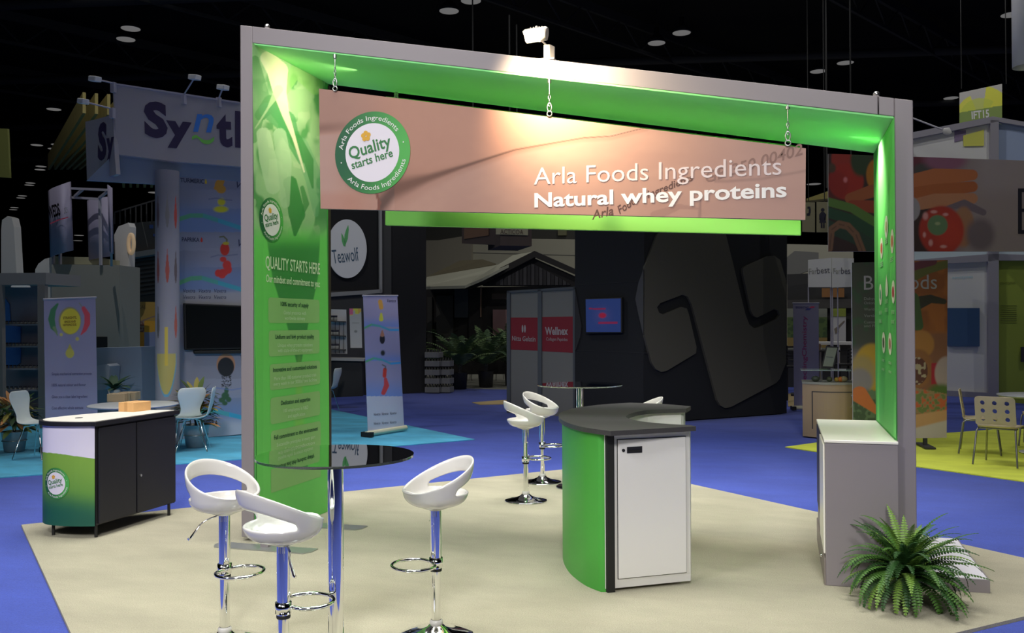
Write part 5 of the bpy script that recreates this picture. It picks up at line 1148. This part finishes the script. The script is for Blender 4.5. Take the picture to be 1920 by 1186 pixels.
# ---- right side: hanging photo banner, restroom signs, cube sign
vb = thing('hanging_photo_banner', 'huge hanging banner printed with tomatoes, carrots and a red pepper', 'banner', (AT(1553, 471, 17).x, 17, AT(1553, 471, 17).z), math.radians(2))
VQ = [(1553, 288), (2010, 304), (2010, 471), (1553, 471)]
def veg(x, y):
    p = Pic(x, y, B3((20, 12, 12))); n = vnoise(x, y, 9, 4)
    p.mix(sst(1740, 1830, x)*1., B3((60, 54, 56))); p.mix(sst(1820, 1860, x)*.35*sst(420, 460, 800-y), B3((70, 66, 70)))
    p.ell(1585, 298, 26, 30, B3((62, 16, 12)), .1); p.ell(1588, 340, 35, 34, B3((66, 14, 10)), .08); p.ell(1567, 348, 26, 28, B3((50, 8, 8)), .2, 0, .4); p.ell(1587, 337, 4, 5, B3((90, 50, 50)), .5); p.ell(1560, 315, 8, 9, B3((30, 22, 16)), .3)
    p.ell(1617, 300, 20, 30, B3((16, 24, 14)), .2); p.ell(1648, 328, 20, 30, B3((72, 44, 10)), .1)
    p.stroke([(1596, 372), (1640, 358), (1700, 352)], [10, 12, 9], B3((66, 34, 18))); p.stroke([(1600, 385), (1650, 388), (1700, 400)], [10, 12, 12], B3((62, 24, 14)))
    p.stroke([(1553, 378), (1600, 390), (1650, 420), (1690, 446)], [8, 8, 9, 10], B3((34, 50, 20))); p.stroke([(1553, 398), (1600, 412), (1650, 442), (1690, 470)], [10, 10, 12, 10], B3((12, 28, 18))); p.stroke([(1553, 425), (1600, 440), (1650, 468)], [12, 14, 12], B3((14, 24, 18)))
    for a_, b_, w_ in (((1556, 466), (1560, 430), 6), ((1560, 430), (1575, 420), 7), ((1575, 420), (1592, 424), 7), ((1592, 424), (1608, 440), 7), ((1608, 440), (1620, 470), 7)): p.stroke([a_, b_], w_, B3((52, 36, 26))); p.stroke([a_, b_], 1, B3((38, 26, 20)))
    p.ell(1720, 305, 40, 22, B3((40, 16, 22)), .3); p.ell(1740, 318, 22, 12, B3((26, 26, 26)), .3); p.ell(1779, 300, 40, 20, B3((56, 34, 46)), .3)
    p.stroke([(1700, 345), (1760, 332), (1830, 328)], [14, 16, 10], B3((76, 42, 24))); p.stroke([(1700, 366), (1760, 358), (1830, 350)], [12, 13, 10], B3((70, 36, 18))); p.stroke([(1700, 388), (1760, 376), (1830, 372)], [10, 13, 10], B3((76, 50, 36))); p.stroke([(1780, 390), (1815, 382), (1850, 398)], [3, 8, 6], B3((44, 38, 44)))
    p.ell(1814, 425, 20, 38, B3((66, 46, 34)), .12); p.ell(1772, 432, 42, 46, B3((72, 18, 13)), .08); p.ell(1790, 438, 24, 30, B3((86, 24, 16)), .5, 0, .4); p.ell(1765, 422, 19, 19, B3((38, 52, 36)), .1); p.ell(1765, 419, 5, 3, B3((64, 70, 50)), .4)
    for c in ((1742, 405, 5, 7), (1740, 440, 3, 5), (1752, 455, 4, 6), (1776, 462, 6, 3), (1758, 397, 6, 3), (1780, 402, 5, 3)): p.ell(*c, B3((88, 60, 60)), .5)
    p.ell(1712, 392, 20, 24, B3((64, 62, 66)), .06); p.ell(1845, 440, 26, 30, B3((44, 38, 42)), .3); return p.c
poly(vb, 'fabric', VQ, hwhite, 0, .08); paintpx(vb, 'print', VQ, 360, 150, veg, -.004)
poly(vb, 'outline_letter', [(1909, 353), (1930, 353), (1930, 360), (1916, 360), (1916, 391), (1930, 391), (1930, 397), (1916, 397), (1916, 431), (1930, 431), (1930, 438), (1909, 438)], ink, -.01, .005)
for lx_ in (.4, 4.0): MB().cyl((lx_, .04, LP(vb, 1600, 290)[1]-.1), (lx_, .04, 12.6-vb.location.z), .015, 6).build('cable', cabm, vb)
rsn = hall('restroom_cream', (50, 48, 36)); rs_ = thing('restroom_sign', 'cream hanging restroom sign with a woman pictogram', 'sign', tuple(AT(1531, 435, 22)))
poly(rs_, 'plate', [(1531, 378), (1560, 378), (1560, 435), (1531, 435)], rsn, 0, .06)
for pts in ([(1536, 402), (1540, 397), (1545, 397), (1549, 402), (1548, 412), (1546, 412), (1546, 405), (1549, 417), (1536, 417), (1539, 405), (1538, 412), (1536, 412)], [(1539, 417), (1542, 417), (1542, 427), (1539, 427)], [(1543.5, 417), (1546, 417), (1546, 427), (1543.5, 427)]): poly(rs_, 'pictogram', pts, ink, -.01, .008)
c = LP(rs_, 1542.5, 393, -.01); MB().slab([(c[0]+.04*math.cos(2*PI*i/14), c[1]+.04*math.sin(2*PI*i/14)) for i in range(14)], -.01, 0).build('pictogram', ink, rs_); MB().cyl((.18, .03, .7), (.18, .03, 12.6-rs_.location.z), .012, 6).build('cable', cabm, rs_)
rs2 = thing('restroom_sign', 'cream hanging sign with a telephone pictogram', 'sign', tuple(AT(1504, 434, 22))); poly(rs2, 'plate', [(1504, 379), (1528, 379), (1528, 435), (1504, 434)], rsn, 0, .06)
poly(rs2, 'pictogram', [(1514, 387), (1519, 387), (1520, 392), (1520, 398), (1518, 404), (1513, 404), (1513, 400), (1516, 399), (1517, 391), (1514, 391)], ink, -.01, .008); MB().cyl((.15, .03, .7), (.15, .03, 12.6-rs2.location.z), .012, 6).build('cable', cabm, rs2)
ym = thing('yellow_duct', 'yellow-lit hanging duct above the restroom signs', 'duct', tuple(AT(1512, 374, 24))); poly(ym, 'duct', [(1512, 372), (1553, 358), (1600, 350), (1600, 362), (1553, 372), (1514, 376)], hall('duct_yellow', (54, 50, 24)), 0, .4); MB().cyl((.5, .2, .3), (.5, .2, 12.5-ym.location.z), .03, 6).build('hanger', cabm, ym)  # duct is plain yellow all over
fcube = thing('cube_sign', 'white cube sign with grey lettering on thin struts', 'sign', tuple(AT(1559, 537, 20)), 0); 
poly(fcube, 'front_face', [(1560, 483), (1601, 484), (1601, 537), (1560, 539)], hwhite, 0, .03); 
fc1 = thing('cube_sign', 'left face of the white cube sign', 'sign', tuple(AT(1559, 537, 20)), math.radians(-8)); poly(fc1, 'face', [(1515, 487), (1559, 483), (1559, 538), (1515, 538)], hwhite, 0, .03)
gl = hall('logo_grey', (36, 36, 40)); ol = hall('logo_olive', (64, 64, 60))
T(fc1, 'Far', (1517, 514), (1532, 513), 11, ol, -.006); T(fc1, 'best', (1532, 513), (1556, 511), 12, gl, -.006); T(fcube, 'Far', (1562, 513), (1576, 513), 11, ol, -.006); T(fcube, 'bes', (1577, 513), (1594, 513), 12, gl, -.006)
for px in (1516, 1558, 1561, 1571, 1598):
    p_ = AT(px, 538, 20); MB().cyl((p_.x-fcube.location.x, .1, 0), (p_.x-fcube.location.x, .1, -fcube.location.z), .015, 6).build('strut', hsteel, fcube)
wd2 = thing('white_ramp_block', 'tilted pale block behind the cube sign', 'wall panel', (AT(1480, 500, 30).x, 30, AT(1480, 530, 30).z)); poly(wd2, 'block', [(1474, 483), (1490, 470), (1535, 473), (1535, 500), (1500, 513), (1474, 530)], hall('ramp_grey', (46, 46, 44)), 0, .5)
kk = thing('dark_stand', 'dark stand with white framed pictures behind the cube sign', 'booth building', (AT(1540, 700, 25).x, 25, 0))
poly(kk, 'wall', [(1476, 514), (1605, 508), (1605, 730), (1476, 735)], hall('stand_dark', (17, 17, 17)), .3, .2, yref=.3); poly(kk, 'shelf', [(1476, 562), (1600, 560), (1600, 577), (1476, 578)], hall('stand_shelf', (27, 26, 25)), .1, .2, yref=.1)
rectpx(kk, 'orange_sign', 1541, 540, 1583, 557, hall('orange_board', (60, 40, 20)), .05, .04)
def greens(x, y): p = Pic(x, y, B3((52, 54, 48))); n = vnoise(x*.6, y, 4, 7); p.mix((y > 594)*(y < 632), B3((34, 44, 22))); p.mix((y > 594)*(y < 632)*(n > .5), B3((24, 34, 18))); p.rect(1470, 632, 1552, 652, B3((62, 52, 26))); return p.c
paintpx(kk, 'picture', [(1476, 578), (1551, 578), (1551, 655), (1476, 655)], 60, 60, greens, .0)
rectpx(kk, 'white_board', 1557, 578, 1586, 642, hwhite, .0, .04); rectpx(kk, 'green_header', 1557, 578, 1586, 593, hall('olive_header', (58, 64, 24)), -.02, .02)
poly(kk, 'spoon_picture', [(1570, 612), (1583, 600), (1584, 602), (1572, 615), (1573, 622), (1566, 625), (1564, 616)], hall('spoon_grey', (54, 50, 44)), -.015, .01)
wt = pth('white_desk_table', 'white table with open frame before the dark stand', 'table', 1570, 735, 0, Y=23); wt['category'] = 'table'
poly(wt, 'tabletop', [(1535, 641), (1600, 641), (1600, 646), (1535, 646)], hwhite, -.4, .8, yref=-.4)
for x_ in (1537, 1572, 1596): poly(wt, 'leg', [(x_, 646), (x_+3, 646), (x_+3, 740), (x_, 740)], hwhite, -.35, .05, yref=-.35)

def chem(x, y): return Pic(x, y, B3((56, 54, 66))).c
br = rollup('white roll-up banner with vertical red and blue lettering', (1489, 768), (1536, 768), ((1487, 568), (1535, 568)), chem, 8, 20, None)
T(br, 'ConnectingChemistry', (1512, 752), (1512, 592), 8, hall('wine_ink', (60, 20, 44)), -.006, .015, vert=True); T(br, 'BRENNTAG', (1492, 578), (1516, 578), 4, hall('navy_ink', (26, 24, 50)), -.006, .02)
for pts, c in (([(1517, 577), (1521, 574), (1528, 574), (1526, 577)], (86, 26, 40)), ([(1509, 581), (1513, 578), (1521, 578), (1518, 581)], (26, 28, 60))): poly(br, 'logo_swoosh', pts, hall('sw%d' % c[0], c), -.008, .004)

# black café tables and chairs
bk = mat('cafe_black', (.02, .02, .022), .5)
def blackchair(p, a, lab):
    t = thing('bar_chair', lab, 'chair', (p.x, p.y, 0), a, 'black slatted bar chairs')
    for sx in (-1, 1):
        for sy in (-1, 1): MB().box((.17*sx-.018, .17*sy-.018, 0), (.17*sx+.018, .17*sy+.018, .75 if sx > 0 else 1.12)).build('leg', bk, t)
    bev(MB().box((-.2, -.2, .73), (.2, .2, .77)).build('seat', bk, t), .01)
    for k in range(4): MB().box((-.18, -.17, .84+.075*k), (-.155, .17, .88+.075*k)).build('back_slat', bk, t)
    for z_ in (.22, .4): MB().box((.155, -.17, z_), (.18, .17, z_+.03)).build('rung', bk, t)
    return t
tbp = G(1512, 740); btb = thing('cafe_table', 'tall black café table with a brown carton on top', 'table', (tbp.x, tbp.y, 0)); bev(MB().box((-.6, -.4, 1.02), (.75, .4, 1.06)).build('tabletop', bk, btb), .01); MB().box((-.06, -.06, 0), (.06, .06, 1.02)).build('column', bk, btb); MB().box((-.35, -.3, 0), (.35, .3, .03)).build('base', bk, btb)
cbx = thing('cardboard_box', 'brown carton on the tall black café table', 'box', (tbp.x+.12, tbp.y-.05, 1.06)); bev(MB().box((-.2, -.14, 0), (.2, .14, .14)).build('carton', hall('dark_carton', (42, 31, 22), .8), cbx), .004); MB().box((-.201, -.02, 0), (.201, .02, .141)).build('packing_tape', hall('dark_tape', (36, 27, 20)), cbx)
p = G(1489, 752); blackchair(p, math.radians(-10), 'black slatted bar chair just right of the giant logo wall')
p = G(1583, 745); blackchair(p, math.radians(200), 'black slatted bar chair behind the tilted notice board'); p = G(1492, 738); blackchair(p+Vector((.05, 1.2, 0)), math.radians(-40), 'farther black bar chair at the café table by the logo wall')

BGE = .22
# tan curved counter with fruit and notice board
tc_ = thing('tan_counter', 'tan curved counter with a door and glass shelf', 'counter', (AT(1560, 800, 14.2).x, 14.2, 0), math.radians(0)); xl = LP(tc_, 1505, 800, 0)[0]; xr = LP(tc_, 1617, 800, 0)[0]; zt2 = LP(tc_, 1560, 718, -.1)[1]
tan = hall('counter_tan', (84, 72, 56), .5); nseg = 20; cpts = [(xl+(xr-xl)*k/nseg, -.16*math.sin(PI*k/nseg)) for k in range(nseg+1)]
MB().prism(cpts+[(xr-.02, .5), (xl+.02, .5)], 0, zt2-.02).build('body', tan, tc_); bev(MB().prism([(x-.0, y-.01) for x, y in cpts]+[(xr, .52), (xl, .52)], zt2-.02, zt2+.01).build('worktop', hall('counter_top', (74, 74, 68), .4), tc_), .003)
def onc(px): x = LP(tc_, px, 750, -.12)[0]; return x, -.16*math.sin(PI*(x-xl)/(xr-xl))-.004
for pxs, z0_, z1_ in (((1522, 1524), .12, LP(tc_, 1522, 733, -.1)[1]), ((1523, 1600), LP(tc_, 1522, 733, -.1)[1]-.012, LP(tc_, 1522, 733, -.1)[1])):
    m = MB(); xs = np.linspace(pxs[0], pxs[1], 8); vs = []
    for x_ in xs: a, b = onc(x_); vs += [(a, b, z0_), (a, b, z1_)]
    m.add(vs, [(2*i, 2*i+2, 2*i+3, 2*i+1) for i in range(7)]).build('door_gap', hdark, tc_)
a, b = onc(1597); zh = LP(tc_, 1597, 741, -.12)[1]; MB().tube([(a, b, zh), (a+.02, b-.035, zh-.05), (a+.01, b-.03, zh-.12), (a-.01, b, zh-.18)], .008, 8).build('handle', steel, tc_)
zs = LP(tc_, 1560, 694, -.1)[1]; gm2 = mat('shelf_glass_clear', (.6, .75, .72), .02, trans=.6, ior=1.45); MB().box((xl-.02, -.15, zs-.006), (xr+.03, .35, zs+.004)).build('glass_shelf', gm2, tc_)
for x_ in (1541, 1592): xx = LP(tc_, x_, 700, .1)[0]; MB().cyl((xx, .1, zt2), (xx, .1, zs-.006), .008, 8).build('shelf_post', steel, tc_)
for px, py, r_, c, lab in ((1529, 709, .045, (28, 32, 24), 'dark green avocado on the tan counter'), (1555, 712, .042, (34, 38, 24), 'green fruit in the middle of the tan counter'), (1569, 710, .037, (80, 64, 20), 'yellow fruit left of the orange on the tan counter'), (1576, 704, .042, (96, 52, 16), 'orange on the tan counter'), (1582, 712, .045, (72, 66, 46), 'pale long fruit right on the tan counter')):
    x_, z_ = LP(tc_, px, py, .02); P_ = wm(tc_) @ Vector((x_, .02, zt2+.01)); f_ = thing('fruit', lab, 'fruit', tuple(P_)); MB().lathe([(max(1e-4, r_*math.sin(PI*i/10)), r_-r_*.95*math.cos(PI*i/10)) for i in range(11)], (0, 0, 0), 16, 1.3 if 'long' in lab or 'avo' in lab else 1).build('flesh', hall('fr%d' % px, c, .5), f_); MB().cyl((0, 0, r_*1.9), (0, 0, r_*2.05), .004, 6).build('stem', hdark, f_)
P_ = wm(tc_) @ Vector((LP(tc_, 1555, 690, .05)[0], .05, zs+.005)); nb = thing('notice_board', 'tilted notice board with pale sheet standing on the glass shelf', 'board', tuple(P_))
poly(nb, 'board', [(1549, 648), (1572, 650), (1563, 690), (1540, 689)], rubber, 0, .02); poly(nb, 'sheet', [(1551, 651), (1570, 652), (1561, 687), (1543, 686)], hall('sheet_green', (56, 60, 52)), -.006, .006); poly(nb, 'printed_line', [(1549, 668), (1562, 669), (1562, 670), (1549, 669)], hdark, -.009, .003)

BGE = .2
# tall food banner stand
fb_ = pth('banner_stand', 'tall banner stand printed with vegetables, peppers and chopped food', 'banner', 1735, 838, 6, Y=13.4)
FQ = [(1597, 492), (1777, 487), (1775, 820), (1600, 824)]
def food(x, y):
    n = vnoise(x, y, 14, 3); n2 = vnoise(x, y, 5, 9); p = Pic(x, y, B3((26, 28, 20))); p.mix(sst(.45, .7, n)*.8, B3((20, 34, 18)))
    p.mix(sst(1690, 1720, x)*(y < 640), B3((66, 36, 14))); p.mix(sst(1700, 1730, x)*(y < 640)*sst(.3, .7, n)*.6, B3((84, 48, 18)))
    p.stroke([(1713, 520), (1735, 505), (1775, 495)], [8, 10, 7], B3((46, 46, 20))); p.stroke([(1713, 500), (1750, 490)], 7, B3((48, 22, 26))); p.stroke([(1715, 570), (1745, 560), (1770, 565)], [14, 8, 5], B3((24, 22, 14))); p.stroke([(1712, 560), (1722, 610)], [12, 10], B3((30, 42, 20)))
    p.mix((x < 1700)*sst(640, 680, y), B3((54, 50, 52))); p.ell(1635, 690, 34, 46, B3((84, 66, 12)), .1); p.ell(1616, 700, 26, 34, B3((72, 62, 34)), .25); p.ell(1612, 716, 24, 26, B3((60, 56, 54)), .2)
    p.mix((x < 1700)*sst(725, 740, y)*1., B3((26, 36, 22))); p.mix((x < 1700)*(y > 730)*(n2 > .55), B3((40, 52, 34))); p.stroke([(1612, 740), (1645, 772)], [16, 5], B3((92, 48, 18)))
    p.mix((x > 1700)*sst(618, 630, y), B3((64, 40, 26))); p.ell(1728, 645, 24, 26, B3((84, 56, 24)), .1); p.ell(1722, 690, 28, 36, B3((70, 44, 22)), .1); m = ((np.hypot((x-1720)/20, (y-695)/26) < 1)); p.mix(m*1., B3((44, 24, 18))); p.mix(m*(n2 > .6), B3((84, 76, 60)))
    p.rect(1747, 680, 1762, 720, B3((80, 14, 20))); p.ell(1775, 700, 22, 32, B3((84, 74, 70)), .1); p.ell(1765, 740, 26, 20, B3((36, 50, 18)), .3)
    m2 = (y > 722)*(y < 775)*(x > 1700)*(y > 730+(x-1735)*.2); p.mix(m2, B3((72, 60, 40))); p.mix(m2*(n2 > .58), B3((94, 44, 24))); p.mix(m2*(n2 < .35), B3((50, 58, 30)))
    p.mix((x > 1690)*sst(772, 776, y+(x-1735)*.15), B3((96, 72, 50))); p.mix((x > 1690)*sst(795, 800, y+(x-1735)*.25), B3((96, 90, 90))); return p.c
poly(fb_, 'board', FQ, hwhite, 0, .05); paintpx(fb_, 'print', FQ, 150, 260, food, -.004)
poly(fb_, 'foot', [(1732, 815), (1739, 815), (1739, 838), (1732, 838)], hdark, .0, .05); MB().box((LP(fb_, 1733, 830)[0]-.05, -.25, 0), (LP(fb_, 1738, 830)[0]+.05, .3, .02)).build('foot_plate', hdark, fb_)
pwf = hall('soft_white_hall', (76, 74, 72)); T(fb_, 'BCFoods', (1620, 543), (1757, 541), 27, pwf, -.007)
for s, a, b, c in (('Dehydrated', (1620, 562), (1660, 561.5), 5), ('Onion, Garlic', (1620, 570), (1662, 569.5), 5), ('World-Wide', (1620, 582), (1658, 581.5), 5), ('Vertically', (1620, 594), (1654, 593.5), 5), ('Custom Blends', (1620, 606), (1668, 605.5), 5), ('and Flavors', (1620, 613), (1660, 612.5), 5)): T(fb_, s, a, b, c, hall('dim_text', (56, 58, 52)), -.007, .012)

BGE = .07
# enzyme booth at the right: frames, lit panels, green panels
ez = pth('frame_booth', 'grey framed booth with white and green wall panels at the right', 'booth building', 1780, 742, 3, Y=21)
eg = hall('frame_metal', (47, 46, 50), .45); ew = hall('lit_panel', (74, 78, 80)); egr = hall('green_panel', (44, 50, 16)); ebl = hall('blue_panel', (48, 54, 66))
for nm, pts, m, y_ in (('white_panel', [(1700, 250), (1862, 228), (1862, 300), (1700, 300)], ew, 0), ('blue_panel', [(1873, 232), (1960, 240), (1960, 305), (1873, 302)], ebl, 0), ('white_panel', [(1700, 470), (1853, 470), (1853, 478), (1700, 488)], hall('pale_blue_strip', (60, 66, 70)), 0), ('white_panel', [(1770, 492), (1853, 490), (1853, 736), (1770, 732)], ew, 0),
                       ('green_panel', [(1872, 488), (1960, 486), (1960, 760), (1872, 752)], egr, 0), ('pale_blue_strip', [(1870, 470), (1960, 470), (1960, 478), (1870, 476)], MATS['pale_blue_strip'], 0)):
    poly(ez, nm, pts, m, y_, .06)
for pts in ([(1700, 250), (1862, 218), (1920, 228), (1960, 236), (1960, 246), (1920, 236), (1870, 228), (1700, 262)], [(1857, 225), (1873, 225), (1873, 310), (1857, 310)], [(1853, 470), (1873, 470), (1873, 756), (1853, 744)], [(1700, 488), (1853, 476), (1870, 476), (1960, 478), (1960, 488), (1870, 488), (1853, 490), (1700, 497)], [(1700, 728), (1853, 736), (1853, 746), (1700, 738)]): poly(ez, 'frame_bar', pts, eg, -.12, .12)
sc_ = hall('screen_navy', (14, 24, 38), .3); bev(poly(ez, 'wall_screen', [(1776, 577), (1837, 577), (1837, 649), (1776, 648)], sc_, -.08, .06, yref=-.08), .005)
T(ez, 'novozymes', (1786, 523), (1824, 521), 6, hall('pale_teal_ink', (52, 66, 72)), -.01); T(ez, 'novozymes', (1876, 533), (1904, 532), 6, hall('dark_green_ink_h', (32, 36, 12)), -.01)
for k in range(9): poly(ez, 'printed_line', [(1876, 572+4*k), (1906, 572+4*k), (1906, 573.2+4*k), (1876, 573.2+4*k)], MATS['dark_green_ink_h'], -.008, .004)
poly(ez, 'purple_logo_tile', [(1790, 245), (1811, 244), (1811, 260), (1790, 266)], hall('purple_tile', (40, 34, 46)), -.02, .02); poly(ez, 'green_logo_tile', [(1806, 254), (1845, 243), (1845, 273), (1807, 274)], hall('lime_tile', (70, 80, 28)), -.03, .02)
poly(ez, 'green_panel', [(1915, 650), (1960, 650), (1960, 678), (1915, 678)], hdark, -.1, .05, yref=-.1)
al = thing('arm_light', 'long arm light reaching over the framed booth right of the grey frame', 'lamp', tuple(AT(1700, 217, 19))); b_ = AT(1768, 243, 18.6)-Vector(al.location); MB().tube([(0, 0, 0), b_], .018, 6).build('arm', hsteel, al); c2_ = AT(1781, 252, 18.6)-Vector(al.location); MB().tube([b_, (b_+c2_)/2+Vector((0, 0, .02)), c2_], [.03, .08, .05], 10).build('lamp_head', hwhite, al); MB().box((-.05, -.05, -.1), (.05, 2.0, .02)).build('clamp', hsteel, al)
ift = thing('hanging_banner', 'hanging banner with yellow fan pattern and white lettering at the upper right', 'banner', tuple(AT(1799, 228, 24)), math.radians(-8))
IQ = [(1799, 174), (1879, 157), (1879, 240), (1799, 240)]
def iftart(x, y):
    p = Pic(x, y, B3((58, 57, 55))); a = np.degrees(np.arctan2(230-y, x-1840)); r = np.hypot(x-1840, (y-230)*.95)
    p.mix((r > 26)*(r < 52)*(a > 112)*(a < 160), B3((70, 72, 22))); p.mix((r > 20)*(r < 66)*(a > 34)*(a < 82), B3((96, 82, 18))); p.mix((r > 16)*(r < 44)*(a > 60)*(a < 150)*.8, B3((62, 66, 20))); p.mix((y > 211-(x-1799)*.17)*(y < 240), B3((38, 46, 20))); return p.c
poly(ift, 'fabric', IQ, hwhite, 0, .05); paintpx(ift, 'print', IQ, 80, 70, iftart, -.004); T(ift, 'IFT15', (1822, 223), (1855, 219), 14, wink, -.008, .03)
for lx_ in (.05, 1.0): MB().cyl((lx_, .02, .8), (lx_, .02, 12.6-ift.location.z), .012, 6).build('cable', cabm, ift)
hc = AT(1930, 125, 15); hcy = thing('hanging_cylinder', 'white hanging cylinder sign cut by the right picture edge', 'sign', tuple(hc)); MB().lathe([(.215, .15), (.22, 0), (.225, .0), (.225, 1.6), (.215, 1.6)], n=40).build('drum', hall('drum_white', (62, 62, 64)), hcy); MB().lathe([(.0001, .14), (.215, .15)], n=40).build('drum_inside', hgrey, hcy); MB().cyl((0, 0, .1), (0, 0, 12.6-hc.z), .015, 6).build('cable', cabm, hcy)

BGE = .17
# perforated chairs and white table at the right
wv = hall('chair_wood', (92, 84, 68), .5, noise=.08, nscale=8); chm = mat('chair_tube', (.30, .30, .31), .35, .8)
def holeplate(w_, h_, nx_, nz_, r_):
    """curved plywood back with a grid of round holes, in local (s, z)"""
    bmx = bmesh.new(); outer_ = []
    rc_ = .045
    for cx2, cz2, a0_ in ((w_/2-rc_, h_-rc_, 0), (-w_/2+rc_, h_-rc_, 90), (-w_/2+rc_, rc_*.4, 180), (w_/2-rc_, rc_*.4, 270)):
        for k in range(5): a = math.radians(a0_+22.5*k); outer_.append((cx2+rc_*math.cos(a), cz2+(rc_ if cz2 > .1 else rc_*.4)*math.sin(a)))
    loops = [outer_]
    for i in range(nx_):
        for j in range(nz_):
            cx2 = (i-(nx_-1)/2)*w_*.30; cz2 = h_*(.22+.28*j); loops.append([(cx2+r_*math.cos(2*PI*k/16), cz2+r_*math.sin(2*PI*k/16)) for k in range(16)])
    es = []
    for lp in loops:
        vv = [bmx.verts.new((x, 0, z)) for x, z in lp]
        for k in range(len(vv)): es.append(bmx.edges.new((vv[k], vv[(k+1) % len(vv)])))
    bmesh.ops.triangle_fill(bmx, edges=es, use_beauty=True, use_dissolve=False)
    vs = [tuple(v.co) for v in bmx.verts]; bmx.verts.index_update(); fs = [tuple(v.index for v in f.verts) for f in bmx.faces]; bmx.free(); return vs, fs
def woodchair(p, a, lab):
    t = thing('perforated_chair', lab, 'chair', (p.x, p.y, 0), a, 'wooden chairs with round holes')
    vs, fs = holeplate(.44, .34, 3, 3, .026)
    vs = [(-.20-.05*(z/.34)+.25*x*x, x, .47+z) for x, _, z in vs]
    o = MB().add(vs, fs, False).build('backrest', wv, t); sd = o.modifiers.new('s', 'SOLIDIFY'); sd.thickness = .012
    sp_ = [(-.205, .475, .20), (-.195, .452, .20), (-.16, .44, .20), (0, .445, .21), (.14, .45, .205), (.20, .44, .19), (.215, .42, .18)]
    v2 = [(x+.25*(w_*s)**2*(x < -.18), w_*s, z) for x, z, w_ in sp_ for s in (-1, -.5, 0, .5, 1)]; f2 = [(i*5+k, i*5+k+1, (i+1)*5+k+1, (i+1)*5+k) for i in range(6) for k in range(4)]
    o = MB().add(v2, f2, True).build('seat', wv, t); sd = o.modifiers.new('s', 'SOLIDIFY'); sd.thickness = .012
    for sy in (-1, 1):
        for sx in (-1, 1): MB().tube([(sx*.05, sy*.19, .43), (sx*.15, sy*.20, .43), (sx*.19, sy*.21, .40), (sx*.24, sy*.24, 0)], .011, 8).build('leg', chm, t)
    MB().tube([(-.15, -.19, .43), (-.15, .19, .43)], .01, 8).build('crossbar', chm, t); return t
pc = G(1870, 868); woodchair(Vector((G(1873, 872).x+.05, G(1873, 872).y+.12, 0)), math.radians(62), 'perforated wooden chair seen from behind at the right edge')
woodchair(Vector((G(1826, 852).x+.12, G(1826, 852).y+.25, 0)), math.radians(-12), 'perforated wooden chair turned sideways beside the food banner')
wtp = G(1915, 858); rw = thing('round_table', 'round white table behind the perforated chairs', 'table', (wtp.x+.35, wtp.y+.55, 0)); MB().lathe([(.0001, .72), (.48, .72), (.5, .735), (.5, .745), (.0001, .75)], n=48).build('tabletop', hw2, rw); MB().cyl((0, 0, 0), (0, 0, .72), .03, 12).build('column', chm, rw); MB().lathe([(.0001, 0), (.25, 0), (.25, .01), (.0001, .03)], n=32).build('base', hwhite, rw)
woodchair(Vector((wtp.x+.55, wtp.y+1.35, 0)), math.radians(250), 'perforated wooden chair on the far side of the round white table')
